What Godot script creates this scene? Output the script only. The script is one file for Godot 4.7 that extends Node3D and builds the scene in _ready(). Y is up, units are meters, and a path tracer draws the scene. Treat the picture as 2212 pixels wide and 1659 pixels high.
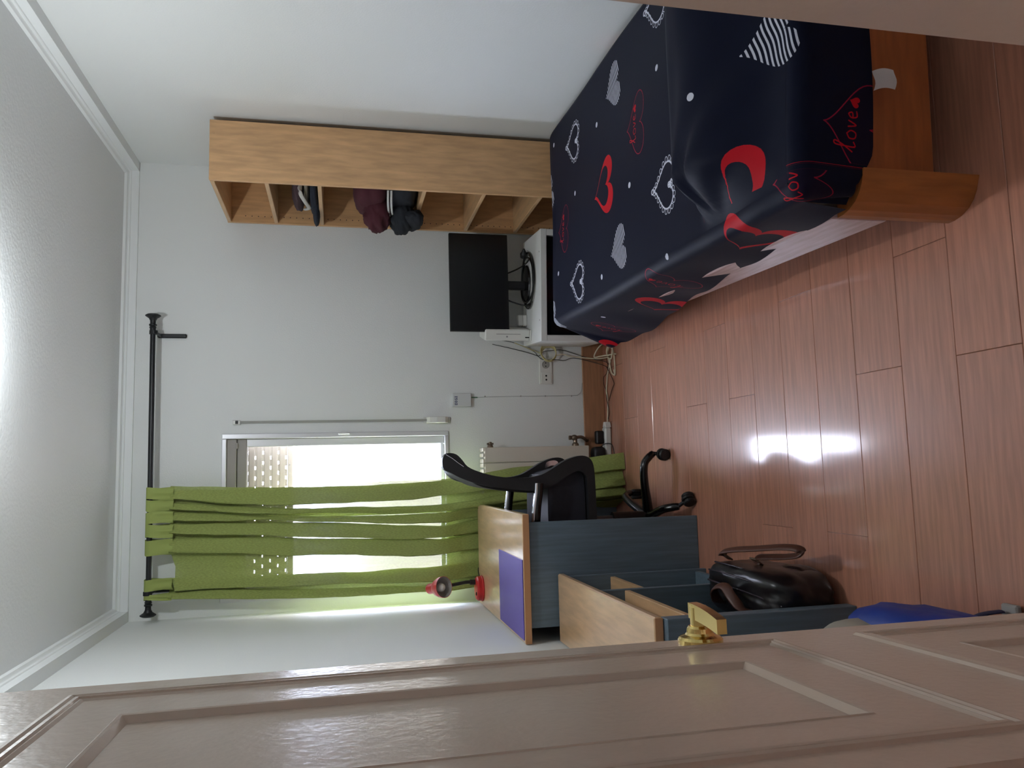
extends Node3D
# A small student bedroom seen from its doorway; the phone was held sideways, so the camera is rolled a quarter turn.

class M:
	var st := SurfaceTool.new()
	func _init():
		st.begin(Mesh.PRIMITIVE_TRIANGLES)
	func tri(a: Vector3, b: Vector3, c: Vector3, sg := -1, ua := Vector2.ZERO, ub := Vector2.ZERO, uc := Vector2.ZERO):
		# a b c counter-clockwise seen from outside; Godot wants clockwise
		st.set_smooth_group(sg)
		st.set_uv(ua)
		st.add_vertex(a)
		st.set_smooth_group(sg)
		st.set_uv(uc)
		st.add_vertex(c)
		st.set_smooth_group(sg)
		st.set_uv(ub)
		st.add_vertex(b)
	func quad(a: Vector3, b: Vector3, c: Vector3, d: Vector3, sg := -1, ua := Vector2(0, 0), ub := Vector2(1, 0), uc := Vector2(1, 1), ud := Vector2(0, 1)):
		tri(a, b, c, sg, ua, ub, uc)
		tri(a, c, d, sg, ua, uc, ud)
	func face(pts: Array, center: Vector3):
		# a convex flat face turned away from center
		var n: Vector3 = (pts[1] - pts[0]).cross(pts[2] - pts[0])
		var mid := Vector3.ZERO
		for p in pts:
			mid += p
		mid /= pts.size()
		var q := pts.duplicate()
		if n.dot(mid - center) < 0:
			q.reverse()
		for i in range(1, q.size() - 1):
			tri(q[0], q[i], q[i + 1])
	func box(lo: Vector3, hi: Vector3, b := 0.002, xf := Transform3D()):
		var c := (lo + hi) / 2
		var h := (hi - lo) / 2
		b = minf(b, minf(h.x, minf(h.y, h.z)) * 0.95)
		var ctr := xf * c
		var P := func(sx, sy, sz, ax):
			var v := Vector3(h.x - (0.0 if ax == 0 else b), h.y - (0.0 if ax == 1 else b), h.z - (0.0 if ax == 2 else b))
			return xf * (c + Vector3(v.x * sx, v.y * sy, v.z * sz))
		for s in [-1, 1]:
			face([P.call(s, -1, -1, 0), P.call(s, 1, -1, 0), P.call(s, 1, 1, 0), P.call(s, -1, 1, 0)], ctr)
			face([P.call(-1, s, -1, 1), P.call(1, s, -1, 1), P.call(1, s, 1, 1), P.call(-1, s, 1, 1)], ctr)
			face([P.call(-1, -1, s, 2), P.call(1, -1, s, 2), P.call(1, 1, s, 2), P.call(-1, 1, s, 2)], ctr)
		if b <= 0.0:
			return
		for s in [-1, 1]:
			for t in [-1, 1]:
				face([P.call(s, t, -1, 0), P.call(s, t, 1, 0), P.call(s, t, 1, 1), P.call(s, t, -1, 1)], ctr)
				face([P.call(s, -1, t, 0), P.call(s, 1, t, 0), P.call(s, 1, t, 2), P.call(s, -1, t, 2)], ctr)
				face([P.call(-1, s, t, 1), P.call(1, s, t, 1), P.call(1, s, t, 2), P.call(-1, s, t, 2)], ctr)
				for r in [-1, 1]:
					face([P.call(s, t, r, 0), P.call(s, t, r, 1), P.call(s, t, r, 2)], ctr)
	func ring(rows: Array, closed_ends := true, sg := 1, wrap := true):
		# rows of points; each row a loop (counter-clockwise seen from the end that the rows run towards)
		for i in rows.size() - 1:
			var A: Array = rows[i]
			var B: Array = rows[i + 1]
			var n := A.size()
			for j in (n if wrap else n - 1):
				var k := (j + 1) % n
				quad(A[j], A[k], B[k], B[j], sg)
		if closed_ends and wrap:
			for e in 2:
				var L: Array = rows[0] if e == 0 else rows[rows.size() - 1]
				var mid := Vector3.ZERO
				for p in L:
					mid += p
				mid /= L.size()
				for j in L.size():
					var k := (j + 1) % L.size()
					if e == 0:
						tri(mid, L[k], L[j])
					else:
						tri(mid, L[j], L[k])
	func tube(path: Array, r, seg := 8, flat := 1.0, flat_dir := Vector3.UP):
		var rows := []
		var n := path.size()
		var prev_u := Vector3.ZERO
		for i in n:
			var t: Vector3 = (path[mini(i + 1, n - 1)] - path[maxi(i - 1, 0)]).normalized()
			var u: Vector3
			if flat != 1.0:
				u = flat_dir - t * flat_dir.dot(t)
			elif prev_u == Vector3.ZERO:
				u = Vector3.UP.cross(t) if absf(t.y) < 0.9 else Vector3.RIGHT.cross(t)
			else:
				u = prev_u - t * prev_u.dot(t)
			u = u.normalized()
			prev_u = u
			var w := t.cross(u)
			var rr: float = r[i] if r is Array else r
			var row := []
			for j in seg:
				var a := TAU * j / seg
				row.append(path[i] + u * cos(a) * rr * flat + w * sin(a) * rr)
			rows.append(row)
		ring(rows)
	func lathe(prof: Array, seg := 20, xf := Transform3D(), sg := -1, caps := true):
		# profile of Vector2(radius, height), from bottom to top when outside is right
		var rows := []
		for p in prof:
			var row := []
			for j in seg:
				var a := -TAU * j / seg
				row.append(xf * Vector3(p.x * cos(a), p.y, p.x * sin(a)))
			rows.append(row)
		ring(rows, caps, sg)
	func prism(poly: PackedVector2Array, depth: float, xf := Transform3D(), bev := 0.0):
		# outline in x y, thickness along z from 0
		if Geometry2D.is_polygon_clockwise(poly):
			poly.reverse()
		var n := poly.size()
		var ins := poly
		if bev > 0.0:
			var o := Geometry2D.offset_polygon(poly, -bev)
			if o.size() == 1 and o[0].size() == n:
				ins = o[0]
				if Geometry2D.is_polygon_clockwise(ins):
					ins.reverse()
				var best := 0
				for i in n:
					if ins[i].distance_to(poly[0]) < ins[best].distance_to(poly[0]):
						best = i
				var q := PackedVector2Array()
				for i in n:
					q.append(ins[(best + i) % n])
				ins = q
			else:
				bev = 0.0
		var V := func(p, z): return xf * Vector3(p.x, p.y, z)
		for i in n:
			var k := (i + 1) % n
			quad(V.call(poly[i], bev), V.call(poly[k], bev), V.call(poly[k], depth - bev), V.call(poly[i], depth - bev))
			if bev > 0.0:
				quad(V.call(ins[i], 0), V.call(ins[k], 0), V.call(poly[k], bev), V.call(poly[i], bev))
				quad(V.call(poly[i], depth - bev), V.call(poly[k], depth - bev), V.call(ins[k], depth), V.call(ins[i], depth))
		var ix := Geometry2D.triangulate_polygon(ins)
		for i in range(0, ix.size(), 3):
			var a := ins[ix[i]]
			var b := ins[ix[i + 1]]
			var c := ins[ix[i + 2]]
			if (b - a).cross(c - a) < 0:
				var s := b
				b = c
				c = s
			tri(V.call(a, depth), V.call(b, depth), V.call(c, depth))
			tri(V.call(a, 0), V.call(c, 0), V.call(b, 0))
	func grid(nu: int, nv: int, f: Callable, sg := 1, uvf = null):
		var P := []
		var U := []
		for i in nu + 1:
			var r := []
			var ru := []
			for j in nv + 1:
				r.append(f.call(float(i) / nu, float(j) / nv))
				ru.append(uvf.call(float(i) / nu, float(j) / nv) if uvf != null else Vector2(float(i) / nu, float(j) / nv))
			P.append(r)
			U.append(ru)
		for i in nu:
			for j in nv:
				quad(P[i][j], P[i + 1][j], P[i + 1][j + 1], P[i][j + 1], sg, U[i][j], U[i + 1][j], U[i + 1][j + 1], U[i][j + 1])
	func blob(c: Vector3, r: Vector3, pw := 3.0, amp := 0.1, sd := 1, xf := Transform3D(), freq := 2.0, nu := 28, nv := 18):
		# a soft rounded box with folds
		var nz := FastNoiseLite.new()
		nz.seed = sd
		nz.frequency = 1.0
		nz.noise_type = FastNoiseLite.TYPE_SIMPLEX_SMOOTH
		var f := func(u, v):
			var th: float = -TAU * u
			var ph: float = PI * (v - 0.5)
			var d := Vector3(cos(ph) * cos(th), sin(ph), cos(ph) * sin(th))
			var k := pow(pow(absf(d.x), pw) + pow(absf(d.y), pw) + pow(absf(d.z), pw), -1.0 / pw)
			var q := d * k
			var s: float = 1.0 + amp * (nz.get_noise_3dv(d * freq) + 0.5 * nz.get_noise_3dv(d * freq * 2.6))
			return xf * (c + Vector3(q.x * r.x, q.y * r.y, q.z * r.z) * s)
		grid(nu, nv, f)
	func done() -> ArrayMesh:
		st.generate_normals()
		return st.commit()

var C := {}
var used := {}

func numbered(n: String) -> String:
	if not used.has(n):
		used[n] = 0
		return n
	used[n] += 1
	return "%s_%03d" % [n, used[n]]

func obj(called: String, m, mt: Material, parent: Node = self, at := Vector3.ZERO) -> MeshInstance3D:
	var o := MeshInstance3D.new()
	o.name = numbered(called) if parent == self else called
	o.mesh = m.done() if m is M else m
	o.material_override = mt
	o.position = at
	parent.add_child(o, true)
	return o

func tag(o: Node, label: String, category: String, group := ""):
	o.set_meta("label", label)
	if category:
		o.set_meta("category", category)
	if group:
		o.set_meta("group", group)
	return o

func thing(called: String, label: String, category: String, at := Vector3.ZERO, turn := 0.0, group := "") -> Node3D:
	var o := Node3D.new()
	o.name = numbered(called)
	add_child(o, true)
	o.position = at
	o.rotation.y = turn
	tag(o, label, category, group)
	return o

func struct(called: String, m, mt: Material, label: String) -> MeshInstance3D:
	var o := obj(called, m, mt)
	o.set_meta("kind", "structure")
	o.set_meta("label", label)
	return o

func bx(lo: Vector3, hi: Vector3, b := 0.002) -> M:
	var m := M.new()
	m.box(lo, hi, b)
	return m

func tb(path: Array, r, seg := 8) -> M:
	var m := M.new()
	m.tube(path, r, seg)
	return m

func V(x: float, y: float, z: float) -> Vector3:
	return Vector3(x, y, z)

func smooth(p: Array, n := 6) -> Array:
	# Catmull-Rom through the points
	var o := []
	for i in p.size() - 1:
		var a = p[maxi(i - 1, 0)]
		var b = p[i]
		var c = p[i + 1]
		var d = p[mini(i + 2, p.size() - 1)]
		for k in n:
			var t := float(k) / n
			o.append(0.5 * ((2.0 * b) + (c - a) * t + (2.0 * a - 5.0 * b + 4.0 * c - d) * t * t + (3.0 * b - a - 3.0 * c + d) * t * t * t))
	o.append(p[p.size() - 1])
	return o

func axis_to(dir: Vector3, at := Vector3.ZERO) -> Transform3D:
	# local y along dir
	var y := dir.normalized()
	var x := Vector3.UP.cross(y) if absf(y.y) < 0.95 else Vector3.RIGHT.cross(y)
	x = x.normalized()
	return Transform3D(Basis(x, y, x.cross(y)), at)

# ---------- materials
func plain(c: Color, rough := 0.6, metal := 0.0) -> StandardMaterial3D:
	var m := StandardMaterial3D.new()
	m.albedo_color = c
	m.roughness = rough
	m.metallic = metal
	return m

func noise_tex(seed_: int, freq: float, lo: float, hi: float, oct := 4, warp := 0.0, normal := false, size := 512) -> NoiseTexture2D:
	var n := FastNoiseLite.new()
	n.seed = seed_
	n.frequency = freq
	n.noise_type = FastNoiseLite.TYPE_SIMPLEX_SMOOTH
	n.fractal_octaves = oct
	if warp > 0.0:
		n.domain_warp_enabled = true
		n.domain_warp_amplitude = warp
		n.domain_warp_frequency = freq
	var t := NoiseTexture2D.new()
	t.width = size
	t.height = size
	t.seamless = true
	t.noise = n
	if normal:
		t.as_normal_map = true
		t.bump_strength = 4.0
	else:
		var g := Gradient.new()
		g.set_color(0, Color(lo, lo, lo))
		g.set_color(1, Color(hi, hi, hi))
		t.color_ramp = g
	return t

func tripl(m: StandardMaterial3D, sc: Vector3, world := false, off := Vector3.ZERO) -> StandardMaterial3D:
	m.uv1_triplanar = true
	m.uv1_world_triplanar = world
	m.uv1_scale = sc
	m.uv1_offset = off
	m.uv1_triplanar_sharpness = 8.0
	return m

func wood(c: Color, tex: Texture2D, sc: Vector3, rough := 0.4, off := Vector3.ZERO) -> StandardMaterial3D:
	var m := plain(c, rough)
	m.albedo_texture = tex
	return tripl(m, sc, false, off)

const CAM := Vector3(0, 1.458, 4.18)
const XL := -0.682
const XR := 1.612
const ZF := 3.64
const YC := 2.515

func _ready():
	setup_view()
	setup_materials()
	build_room()
	build_door()
	build_window()
	build_curtain()
	build_desk()
	build_bookcase()
	build_chair()
	build_bed()
	build_bedspread()
	build_shelf()
	build_cabinet()
	build_wall_things()
	build_floor_things()

func setup_view():
	var cam := Camera3D.new()
	cam.name = "camera"
	add_child(cam)
	var p := deg_to_rad(12.48178)
	var y := deg_to_rad(6.36121)
	var r := deg_to_rad(-0.12247)
	var fw := V(sin(y) * cos(p), -sin(p), -cos(y) * cos(p))
	var ri := V(cos(y), 0, sin(y))
	var up := ri.cross(fw)
	var ri2 := ri * cos(r) + up * sin(r)
	var up2 := ri2.cross(fw)
	cam.transform = Transform3D(Basis(-up2, ri2, -fw), CAM)
	cam.fov = rad_to_deg(2.0 * atan(829.5 / 1690.42))
	cam.near = 0.02
	cam.current = true
	var e := Environment.new()
	var sky := Sky.new()
	var sm := ProceduralSkyMaterial.new()
	sm.sky_top_color = Color(0.88, 0.91, 1.0)
	sm.sky_horizon_color = Color(0.80, 0.83, 0.92)
	sm.ground_bottom_color = Color(0.5, 0.49, 0.48)
	sm.ground_horizon_color = Color(0.66, 0.67, 0.7)
	sky.sky_material = sm
	e.background_mode = Environment.BG_SKY
	e.sky = sky
	e.background_energy_multiplier = 50.0
	e.tonemap_mode = Environment.TONE_MAPPER_LINEAR
	e.tonemap_exposure = 0.8
	e.sdfgi_enabled = true
	e.ssao_enabled = true
	e.ssil_enabled = true
	var we := WorldEnvironment.new()
	we.name = "surroundings"
	we.environment = e
	add_child(we)
	# ceiling lamp, just above the frame
	var t := thing("ceiling_lamp", "small white ceiling lamp glowing on the ceiling above the frame", "lamp", V(0.42, YC, 1.76))
	var m := M.new()
	m.lathe([Vector2(0.001, -0.03), Vector2(0.05, -0.03), Vector2(0.06, -0.02), Vector2(0.06, 0.0)], 24)
	obj("rose", m, plain(Color(0.9, 0.9, 0.9), 0.4), t)
	var m2 := M.new()
	m2.lathe([Vector2(0.016, -0.045), Vector2(0.018, -0.028)], 16)
	obj("socket", m2, plain(Color(0.9, 0.9, 0.9), 0.4), t)
	var bm := plain(Color(1, 1, 1), 0.5)
	bm.emission_enabled = true
	bm.emission = Color(0.95, 0.98, 1.0)
	bm.emission_energy_multiplier = 3.0
	var m3 := M.new()
	m3.lathe([Vector2(0.001, -0.125), Vector2(0.02, -0.121), Vector2(0.034, -0.107), Vector2(0.039, -0.09), Vector2(0.034, -0.07), Vector2(0.02, -0.052), Vector2(0.016, -0.043)], 20, Transform3D(), 1)
	obj("bulb", m3, bm, t)
	var l := OmniLight3D.new()
	l.name = "lamp_light"
	l.light_color = Color(0.96, 0.985, 1.0)
	l.light_energy = 0.86
	l.light_size = 0.035
	l.omni_range = 9.0
	l.omni_attenuation = 2.0
	l.shadow_enabled = true
	l.position = V(0, -0.09, 0)
	t.add_child(l)

func setup_materials():
	var grain := noise_tex(3, 0.012, 0.84, 1.0, 5, 30.0)
	var fine := noise_tex(8, 0.03, 0.86, 1.0, 3)
	var bump := noise_tex(5, 0.06, 0, 1, 3, 0.0, true)
	C.wall = plain(Color(0.90, 0.91, 0.905), 0.75)
	C.wall.normal_enabled = true
	C.wall.normal_texture = bump
	C.wall.normal_scale = 0.12
	tripl(C.wall, V(3, 3, 3), true)
	C.ceiling = plain(Color(0.90, 0.91, 0.91), 0.5)
	C.ceiling.normal_enabled = true
	C.ceiling.normal_texture = bump
	C.ceiling.normal_scale = 0.14
	tripl(C.ceiling, V(1.6, 1.6, 1.6), true)
	C.trim = plain(Color(0.92, 0.93, 0.93), 0.5)
	C.corridor = plain(Color(0.86, 0.82, 0.78), 0.8)
	C.beech = wood(Color(0.87, 0.69, 0.5), grain, V(4.5, 0.7, 4.5), 0.38)
	C.beech_flat = wood(Color(0.86, 0.7, 0.52), grain, V(4.5, 4.5, 0.7), 0.3)
	C.desktop = wood(Color(0.90, 0.74, 0.57), grain, V(4.5, 4.5, 0.7), 0.3)
	C.desktop.clearcoat_enabled = true
	C.desktop.clearcoat = 0.7
	C.desktop.clearcoat_roughness = 0.18
	C.beech_x = wood(Color(0.84, 0.67, 0.49), grain, V(0.7, 4.5, 4.5), 0.38)
	C.edge = plain(Color(0.72, 0.53, 0.37), 0.35)
	C.slate = wood(Color(0.40, 0.47, 0.52), grain, V(7, 0.5, 7), 0.45)
	C.bedwood = wood(Color(0.66, 0.36, 0.18), grain, V(0.8, 6, 6), 0.32)
	C.bedpost = wood(Color(0.70, 0.42, 0.21), grain, V(6, 0.8, 6), 0.34)
	C.bedrail = wood(Color(0.80, 0.68, 0.68), grain, V(6, 6, 0.8), 0.22)
	C.planks = []
	var rg := RandomNumberGenerator.new()
	rg.seed = 4
	var pg := noise_tex(21, 0.011, 0.83, 1.0, 5, 40.0, false, 1024)
	for i in 5:
		var f := rg.randf_range(0.97, 1.02)
		var m := wood(Color(0.77 * f, 0.53 * f, 0.43 * f), pg, V(0.3, 4, 4.6), 0.38, V(rg.randf() * 3, rg.randf() * 3, rg.randf() * 3))
		m.uv1_world_triplanar = true
		m.clearcoat_enabled = true
		m.clearcoat = 0.85
		m.clearcoat_roughness = 0.11
		C.planks.append(m)
	C.skirting = wood(Color(0.72, 0.52, 0.38), grain, V(0.7, 6, 6), 0.4)
	C.door = plain(Color(0.80, 0.735, 0.675), 0.22)
	C.door.normal_enabled = true
	C.door.normal_texture = bump
	C.door.normal_scale = 0.06
	tripl(C.door, V(2, 2, 2))
	C.brass = plain(Color(0.90, 0.80, 0.52), 0.2, 1.0)
	C.black = plain(Color(0.05, 0.05, 0.058), 0.5)
	C.blackgloss = plain(Color(0.035, 0.035, 0.04), 0.22)
	C.iron = plain(Color(0.075, 0.085, 0.1), 0.42)
	C.white = plain(Color(0.87, 0.87, 0.86), 0.45)
	C.plastic = plain(Color(0.88, 0.88, 0.86), 0.35)
	C.alu = plain(Color(0.84, 0.84, 0.86), 0.35, 0.25)
	C.shutter = plain(Color(0.78, 0.74, 0.68), 0.6)
	C.grey = plain(Color(0.6, 0.58, 0.56), 0.6)
	C.chrome = plain(Color(0.85, 0.86, 0.9), 0.14, 1.0)
	C.screen = plain(Color(0.045, 0.045, 0.05), 0.4)
	C.leather = plain(Color(0.05, 0.05, 0.065), 0.58)
	C.baghide = plain(Color(0.055, 0.045, 0.06), 0.3)
	C.strap = plain(Color(0.30, 0.17, 0.12), 0.45)
	C.red = plain(Color(0.72, 0.12, 0.14), 0.3)
	C.purple = plain(Color(0.37, 0.30, 0.62), 0.55)
	C.cream = plain(Color(0.86, 0.82, 0.72), 0.5)
	C.yellow = plain(Color(0.80, 0.76, 0.55), 0.5)
	C.radiator = plain(Color(0.84, 0.81, 0.76), 0.4)
	C.bronze = plain(Color(0.5, 0.44, 0.38), 0.4, 0.7)
	C.fine = fine
	C.grain = grain
	C.curtain = plain(Color(0.64, 0.69, 0.38, 0.945), 0.9)
	C.curtain.transparency = BaseMaterial3D.TRANSPARENCY_ALPHA
	C.curtain.backlight_enabled = true
	C.curtain.backlight = Color(0.2, 0.22, 0.09)
	var weave := noise_tex(15, 0.05, 0.84, 1.0, 3)
	weave.color_ramp.set_color(0, Color(0.84, 0.84, 0.84, 0.93))
	weave.color_ramp.set_color(1, Color(1, 1, 1, 1.0))
	C.curtain.albedo_texture = weave
	tripl(C.curtain, V(9, 2.2, 9))
	C.tabs = plain(Color(0.60, 0.65, 0.36), 0.9)

# ---------- the room
func wall_with_hole(lo: Vector3, hi: Vector3, h0: Vector2, h1: Vector2) -> M:
	# wall in x y, thickness in z, with a rectangular opening
	var m := M.new()
	m.box(lo, V(h0.x, hi.y, hi.z), 0)
	m.box(V(h1.x, lo.y, lo.z), hi, 0)
	if h0.y > lo.y:
		m.box(V(h0.x, lo.y, lo.z), V(h1.x, h0.y, hi.z), 0)
	m.box(V(h0.x, h1.y, lo.z), V(h1.x, hi.y, hi.z), 0)
	return m

func cornice(called: String, a: Vector3, b: Vector3, inward: Vector3, e: float, label: String):
	# plaster moulding along a wall from a to b
	var pr := [Vector2(0, 2.45), Vector2(e, 2.45), Vector2(e, 2.484), Vector2(e + 0.004, 2.487), Vector2(e + 0.006, 2.494), Vector2(e + 0.004, 2.496), Vector2(e + 0.008, 2.499), Vector2(e + 0.016, 2.503), Vector2(e + 0.019, YC), Vector2(0, YC)]
	var m := M.new()
	var rows := []
	for q in [a, b]:
		var row := []
		for p in pr:
			row.append(V(q.x + inward.x * p.x, p.y, q.z + inward.z * p.x))
		rows.append(row)
	if (b - a).cross(inward).y > 0:
		rows.reverse()
	m.ring(rows, true, -1)
	struct(called, m, C.trim, label)

func build_room():
	struct("floor", bx(V(XL - 0.2, -0.12, -0.2), V(XR + 0.2, -0.006, ZF + 0.1), 0), plain(Color(0.2, 0.14, 0.1), 0.8), "laminate floor of the room")
	var fl := get_node("floor")
	var rg := RandomNumberGenerator.new()
	rg.seed = 12
	var row := 0
	var z := 1.447 - 0.189 * 8
	while z < ZF + 0.1:
		var first := 0.245 if row % 2 == 0 else -0.216
		if row % 3 == 1:
			first = -0.75
		var x := first - 1.29 * 2
		while x < XR:
			var x0 := maxf(x, XL)
			var x1 := minf(x + 1.29, XR)
			if x1 > x0 + 0.01:
				obj("plank", bx(V(x0 + 0.0004, -0.008, z + 0.0005), V(x1 - 0.0004, 0.0 - rg.randf() * 0.0006, minf(z + 0.1885, ZF + 0.1)), 0.0012), C.planks[rg.randi() % 5], fl)
			x += 1.29
		z += 0.189
		row += 1
	var w := wall_with_hole(V(XL - 0.2, -0.1, -0.24), V(XR + 0.2, 2.7, 0), Vector2(-0.62, 0.887), Vector2(0.212, 2.032))
	struct("wall_back", w, C.wall, "white painted wall with the window")
	struct("wall_left", bx(V(XL - 0.2, -0.1, -0.001), V(XL, 2.7, ZF), 0), C.wall, "white wall behind the desk and bookcase")
	struct("wall_right", bx(V(XR, -0.1, -0.001), V(XR + 0.2, 2.7, ZF), 0), C.wall, "white wall along the bed and shelf")
	var w2 := wall_with_hole(V(XL - 0.2, -0.1, ZF), V(XR + 0.2, 2.7, ZF + 0.1), Vector2(-0.30, -0.1), Vector2(0.40, 2.09))
	struct("wall_front", w2, C.wall, "white wall with the doorway")
	struct("ceiling", bx(V(XL - 0.2, YC, -0.2), V(XR + 0.2, YC + 0.2, ZF + 0.1), 0), C.ceiling, "off-white plaster ceiling lit by the lamp")
	cornice("trim_1", V(XL, 0, 0), V(XR, 0, 0), V(0, 0, 1), 0.014, "white plaster cornice over the window wall")
	cornice("trim_2", V(XL, 0, 0), V(XL, 0, ZF), V(1, 0, 0), 0.05, "white plaster cornice over the desk wall")
	cornice("trim_3", V(XR, 0, 0), V(XR, 0, ZF), V(-1, 0, 0), 0.05, "white plaster cornice over the bed wall")
	struct("baseboard_back", bx(V(XL, 0, 0), V(XR, 0.123, 0.012), 0.003), C.skirting, "brown wooden skirting board under the window")
	struct("baseboard_left", bx(V(XL, 0, 0.012), V(XL + 0.012, 0.123, ZF), 0.003), C.skirting, "brown wooden skirting board on the desk side")
	struct("baseboard_right", bx(V(XR - 0.012, 0, 0.012), V(XR, 0.123, ZF), 0.003), C.skirting, "brown wooden skirting board on the bed side")
	# corridor where the photographer stands
	var m := M.new()
	m.box(V(-1.0, -0.12, ZF + 0.1), V(1.4, -0.005, 5.4), 0)
	struct("floor_corridor", m, C.planks[0], "floor of the corridor outside the door")
	struct("wall_corridor_left", bx(V(-1.1, -0.1, ZF + 0.1), V(-1.0, 2.6, 5.4), 0), C.corridor, "corridor wall on the left")
	struct("wall_corridor_right", bx(V(1.4, -0.1, ZF + 0.1), V(1.5, 2.6, 5.4), 0), C.corridor, "corridor wall on the right")
	struct("wall_corridor_end", bx(V(-1.1, -0.1, 5.4), V(1.5, 2.6, 5.5), 0), C.corridor, "corridor wall opposite the door")
	struct("ceiling_corridor", bx(V(-1.1, 2.5, ZF + 0.1), V(1.5, 2.6, 5.5), 0), C.corridor, "corridor ceiling")

func build_door():
	# door frame: reveal boards in the opening
	var f := M.new()
	f.box(V(0.361, 0, ZF - 0.006), V(0.40, 2.05, ZF + 0.12), 0.004)
	f.box(V(-0.30, 0, ZF - 0.006), V(-0.262, 2.05, ZF + 0.12), 0.004)
	f.box(V(-0.30, 2.05, ZF - 0.006), V(0.40, 2.09, ZF + 0.12), 0.004)
	var fr := struct("trim_4", f, C.door, "cream painted door frame at the edge of the view")
	var d := M.new()
	# leaf, face towards +x, free edge at z 3.105
	var t := Node3D.new()
	t.name = "door_1"
	t.set_meta("kind", "structure")
	t.set_meta("label", "cream painted panelled door standing open into the room")
	add_child(t)
	t.position = V(-0.2487, 0, 3.105)
	# core, then stiles and rails proud of the sunk panels
	d.box(V(-0.04, 0.012, 0), V(-0.0065, 2.03, 0.535), 0.001)
	var za := 0.158
	var zb := 0.395
	for q in [[0.012, 2.03, 0.0, za], [0.012, 2.03, zb, 0.535], [0.012, 0.26, za, zb], [0.65, 0.967, za, zb], [1.68, 2.03, za, zb]]:
		d.box(V(-0.007, q[0], q[2]), V(0, q[1], q[3]), 0)
	obj("leaf", d, C.door, t)
	for pn in [[0.863, 1.763, 0.967, 1.680], [0.16, 0.742, 0.26, 0.65]]:
		frame_bead(t, "panel_moulding", 0.055, 0.478, pn[0], pn[1], [Vector2(0, 0), Vector2(0.003, 0.0035), Vector2(0.008, 0.0045), Vector2(0.011, 0.0025), Vector2(0.0125, 0.0035), Vector2(0.017, 0.004), Vector2(0.0185, 0.0015), Vector2(0.021, 0.0022), Vector2(0.025, 0)])
		frame_bead(t, "panel_lip", za - 0.004, zb + 0.004, pn[2] - 0.004, pn[3] + 0.004, [Vector2(0, 0), Vector2(0.002, 0.0012), Vector2(0.005, 0.0004), Vector2(0.012, -0.0064)])
	t.rotation.y = deg_to_rad(1.5)
	# brass lever handle
	var h := Node3D.new()
	h.name = "door_handle"
	h.position = V(0, 0.966, 0.032)
	t.add_child(h)
	h.set_meta("label", "shiny brass lever handle")
	var toX := Transform3D(Basis(V(0, 1, 0), V(1, 0, 0), V(0, 0, -1)), Vector3.ZERO)
	var m := M.new()
	m.lathe([Vector2(0.031, 0), Vector2(0.031, 0.006), Vector2(0.028, 0.0095), Vector2(0.021, 0.012), Vector2(0.0185, 0.015), Vector2(0.0175, 0.021), Vector2(0.015, 0.024), Vector2(0.001, 0.025)], 36, toX)
	obj("rose", m, C.brass, h)
	var m2 := M.new()
	m2.lathe([Vector2(0.0125, 0.02), Vector2(0.0125, 0.049), Vector2(0.011, 0.051), Vector2(0.001, 0.0515)], 28, toX)
	obj("neck", m2, C.brass, h)
	var m3 := M.new()
	var pl := PackedVector2Array()
	var top := []
	var bot := []
	for i in 11:
		var k := i / 10.0
		top.append(Vector2(-0.0125 + 0.086 * k, 0.054 - 0.011 * k * k))
		bot.append(Vector2(-0.0125 + 0.086 * k, 0.033 - 0.009 * k * k))
	for p in top:
		pl.append(p)
	bot.reverse()
	for p in bot:
		pl.append(p)
	# polygon x = along z, y = out along x; depth along world y
	m3.prism(pl, 0.014, Transform3D(Basis(V(0, 0, 1), V(1, 0, 0), V(0, 1, 0)), V(0, -0.004, 0)), 0.0012)
	obj("lever", m3, C.brass, h)

func frame_bead(t: Node3D, called: String, z0: float, z1: float, y0: float, y1: float, prof: Array):
	# mitred bead of a door panel: a rounded moulding around a rectangle
	var m := M.new()
	for p in prof.size() - 1:
		var a: Vector2 = prof[p]
		var b: Vector2 = prof[p + 1]
		var R := func(q: Vector2): return [V(q.y, y0 + q.x, z0 + q.x), V(q.y, y0 + q.x, z1 - q.x), V(q.y, y1 - q.x, z1 - q.x), V(q.y, y1 - q.x, z0 + q.x)]
		var A: Array = R.call(a)
		var B: Array = R.call(b)
		for i in 4:
			var k := (i + 1) % 4
			m.quad(A[i], B[i], B[k], A[k])
	obj(called, m, C.door, t)

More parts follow.
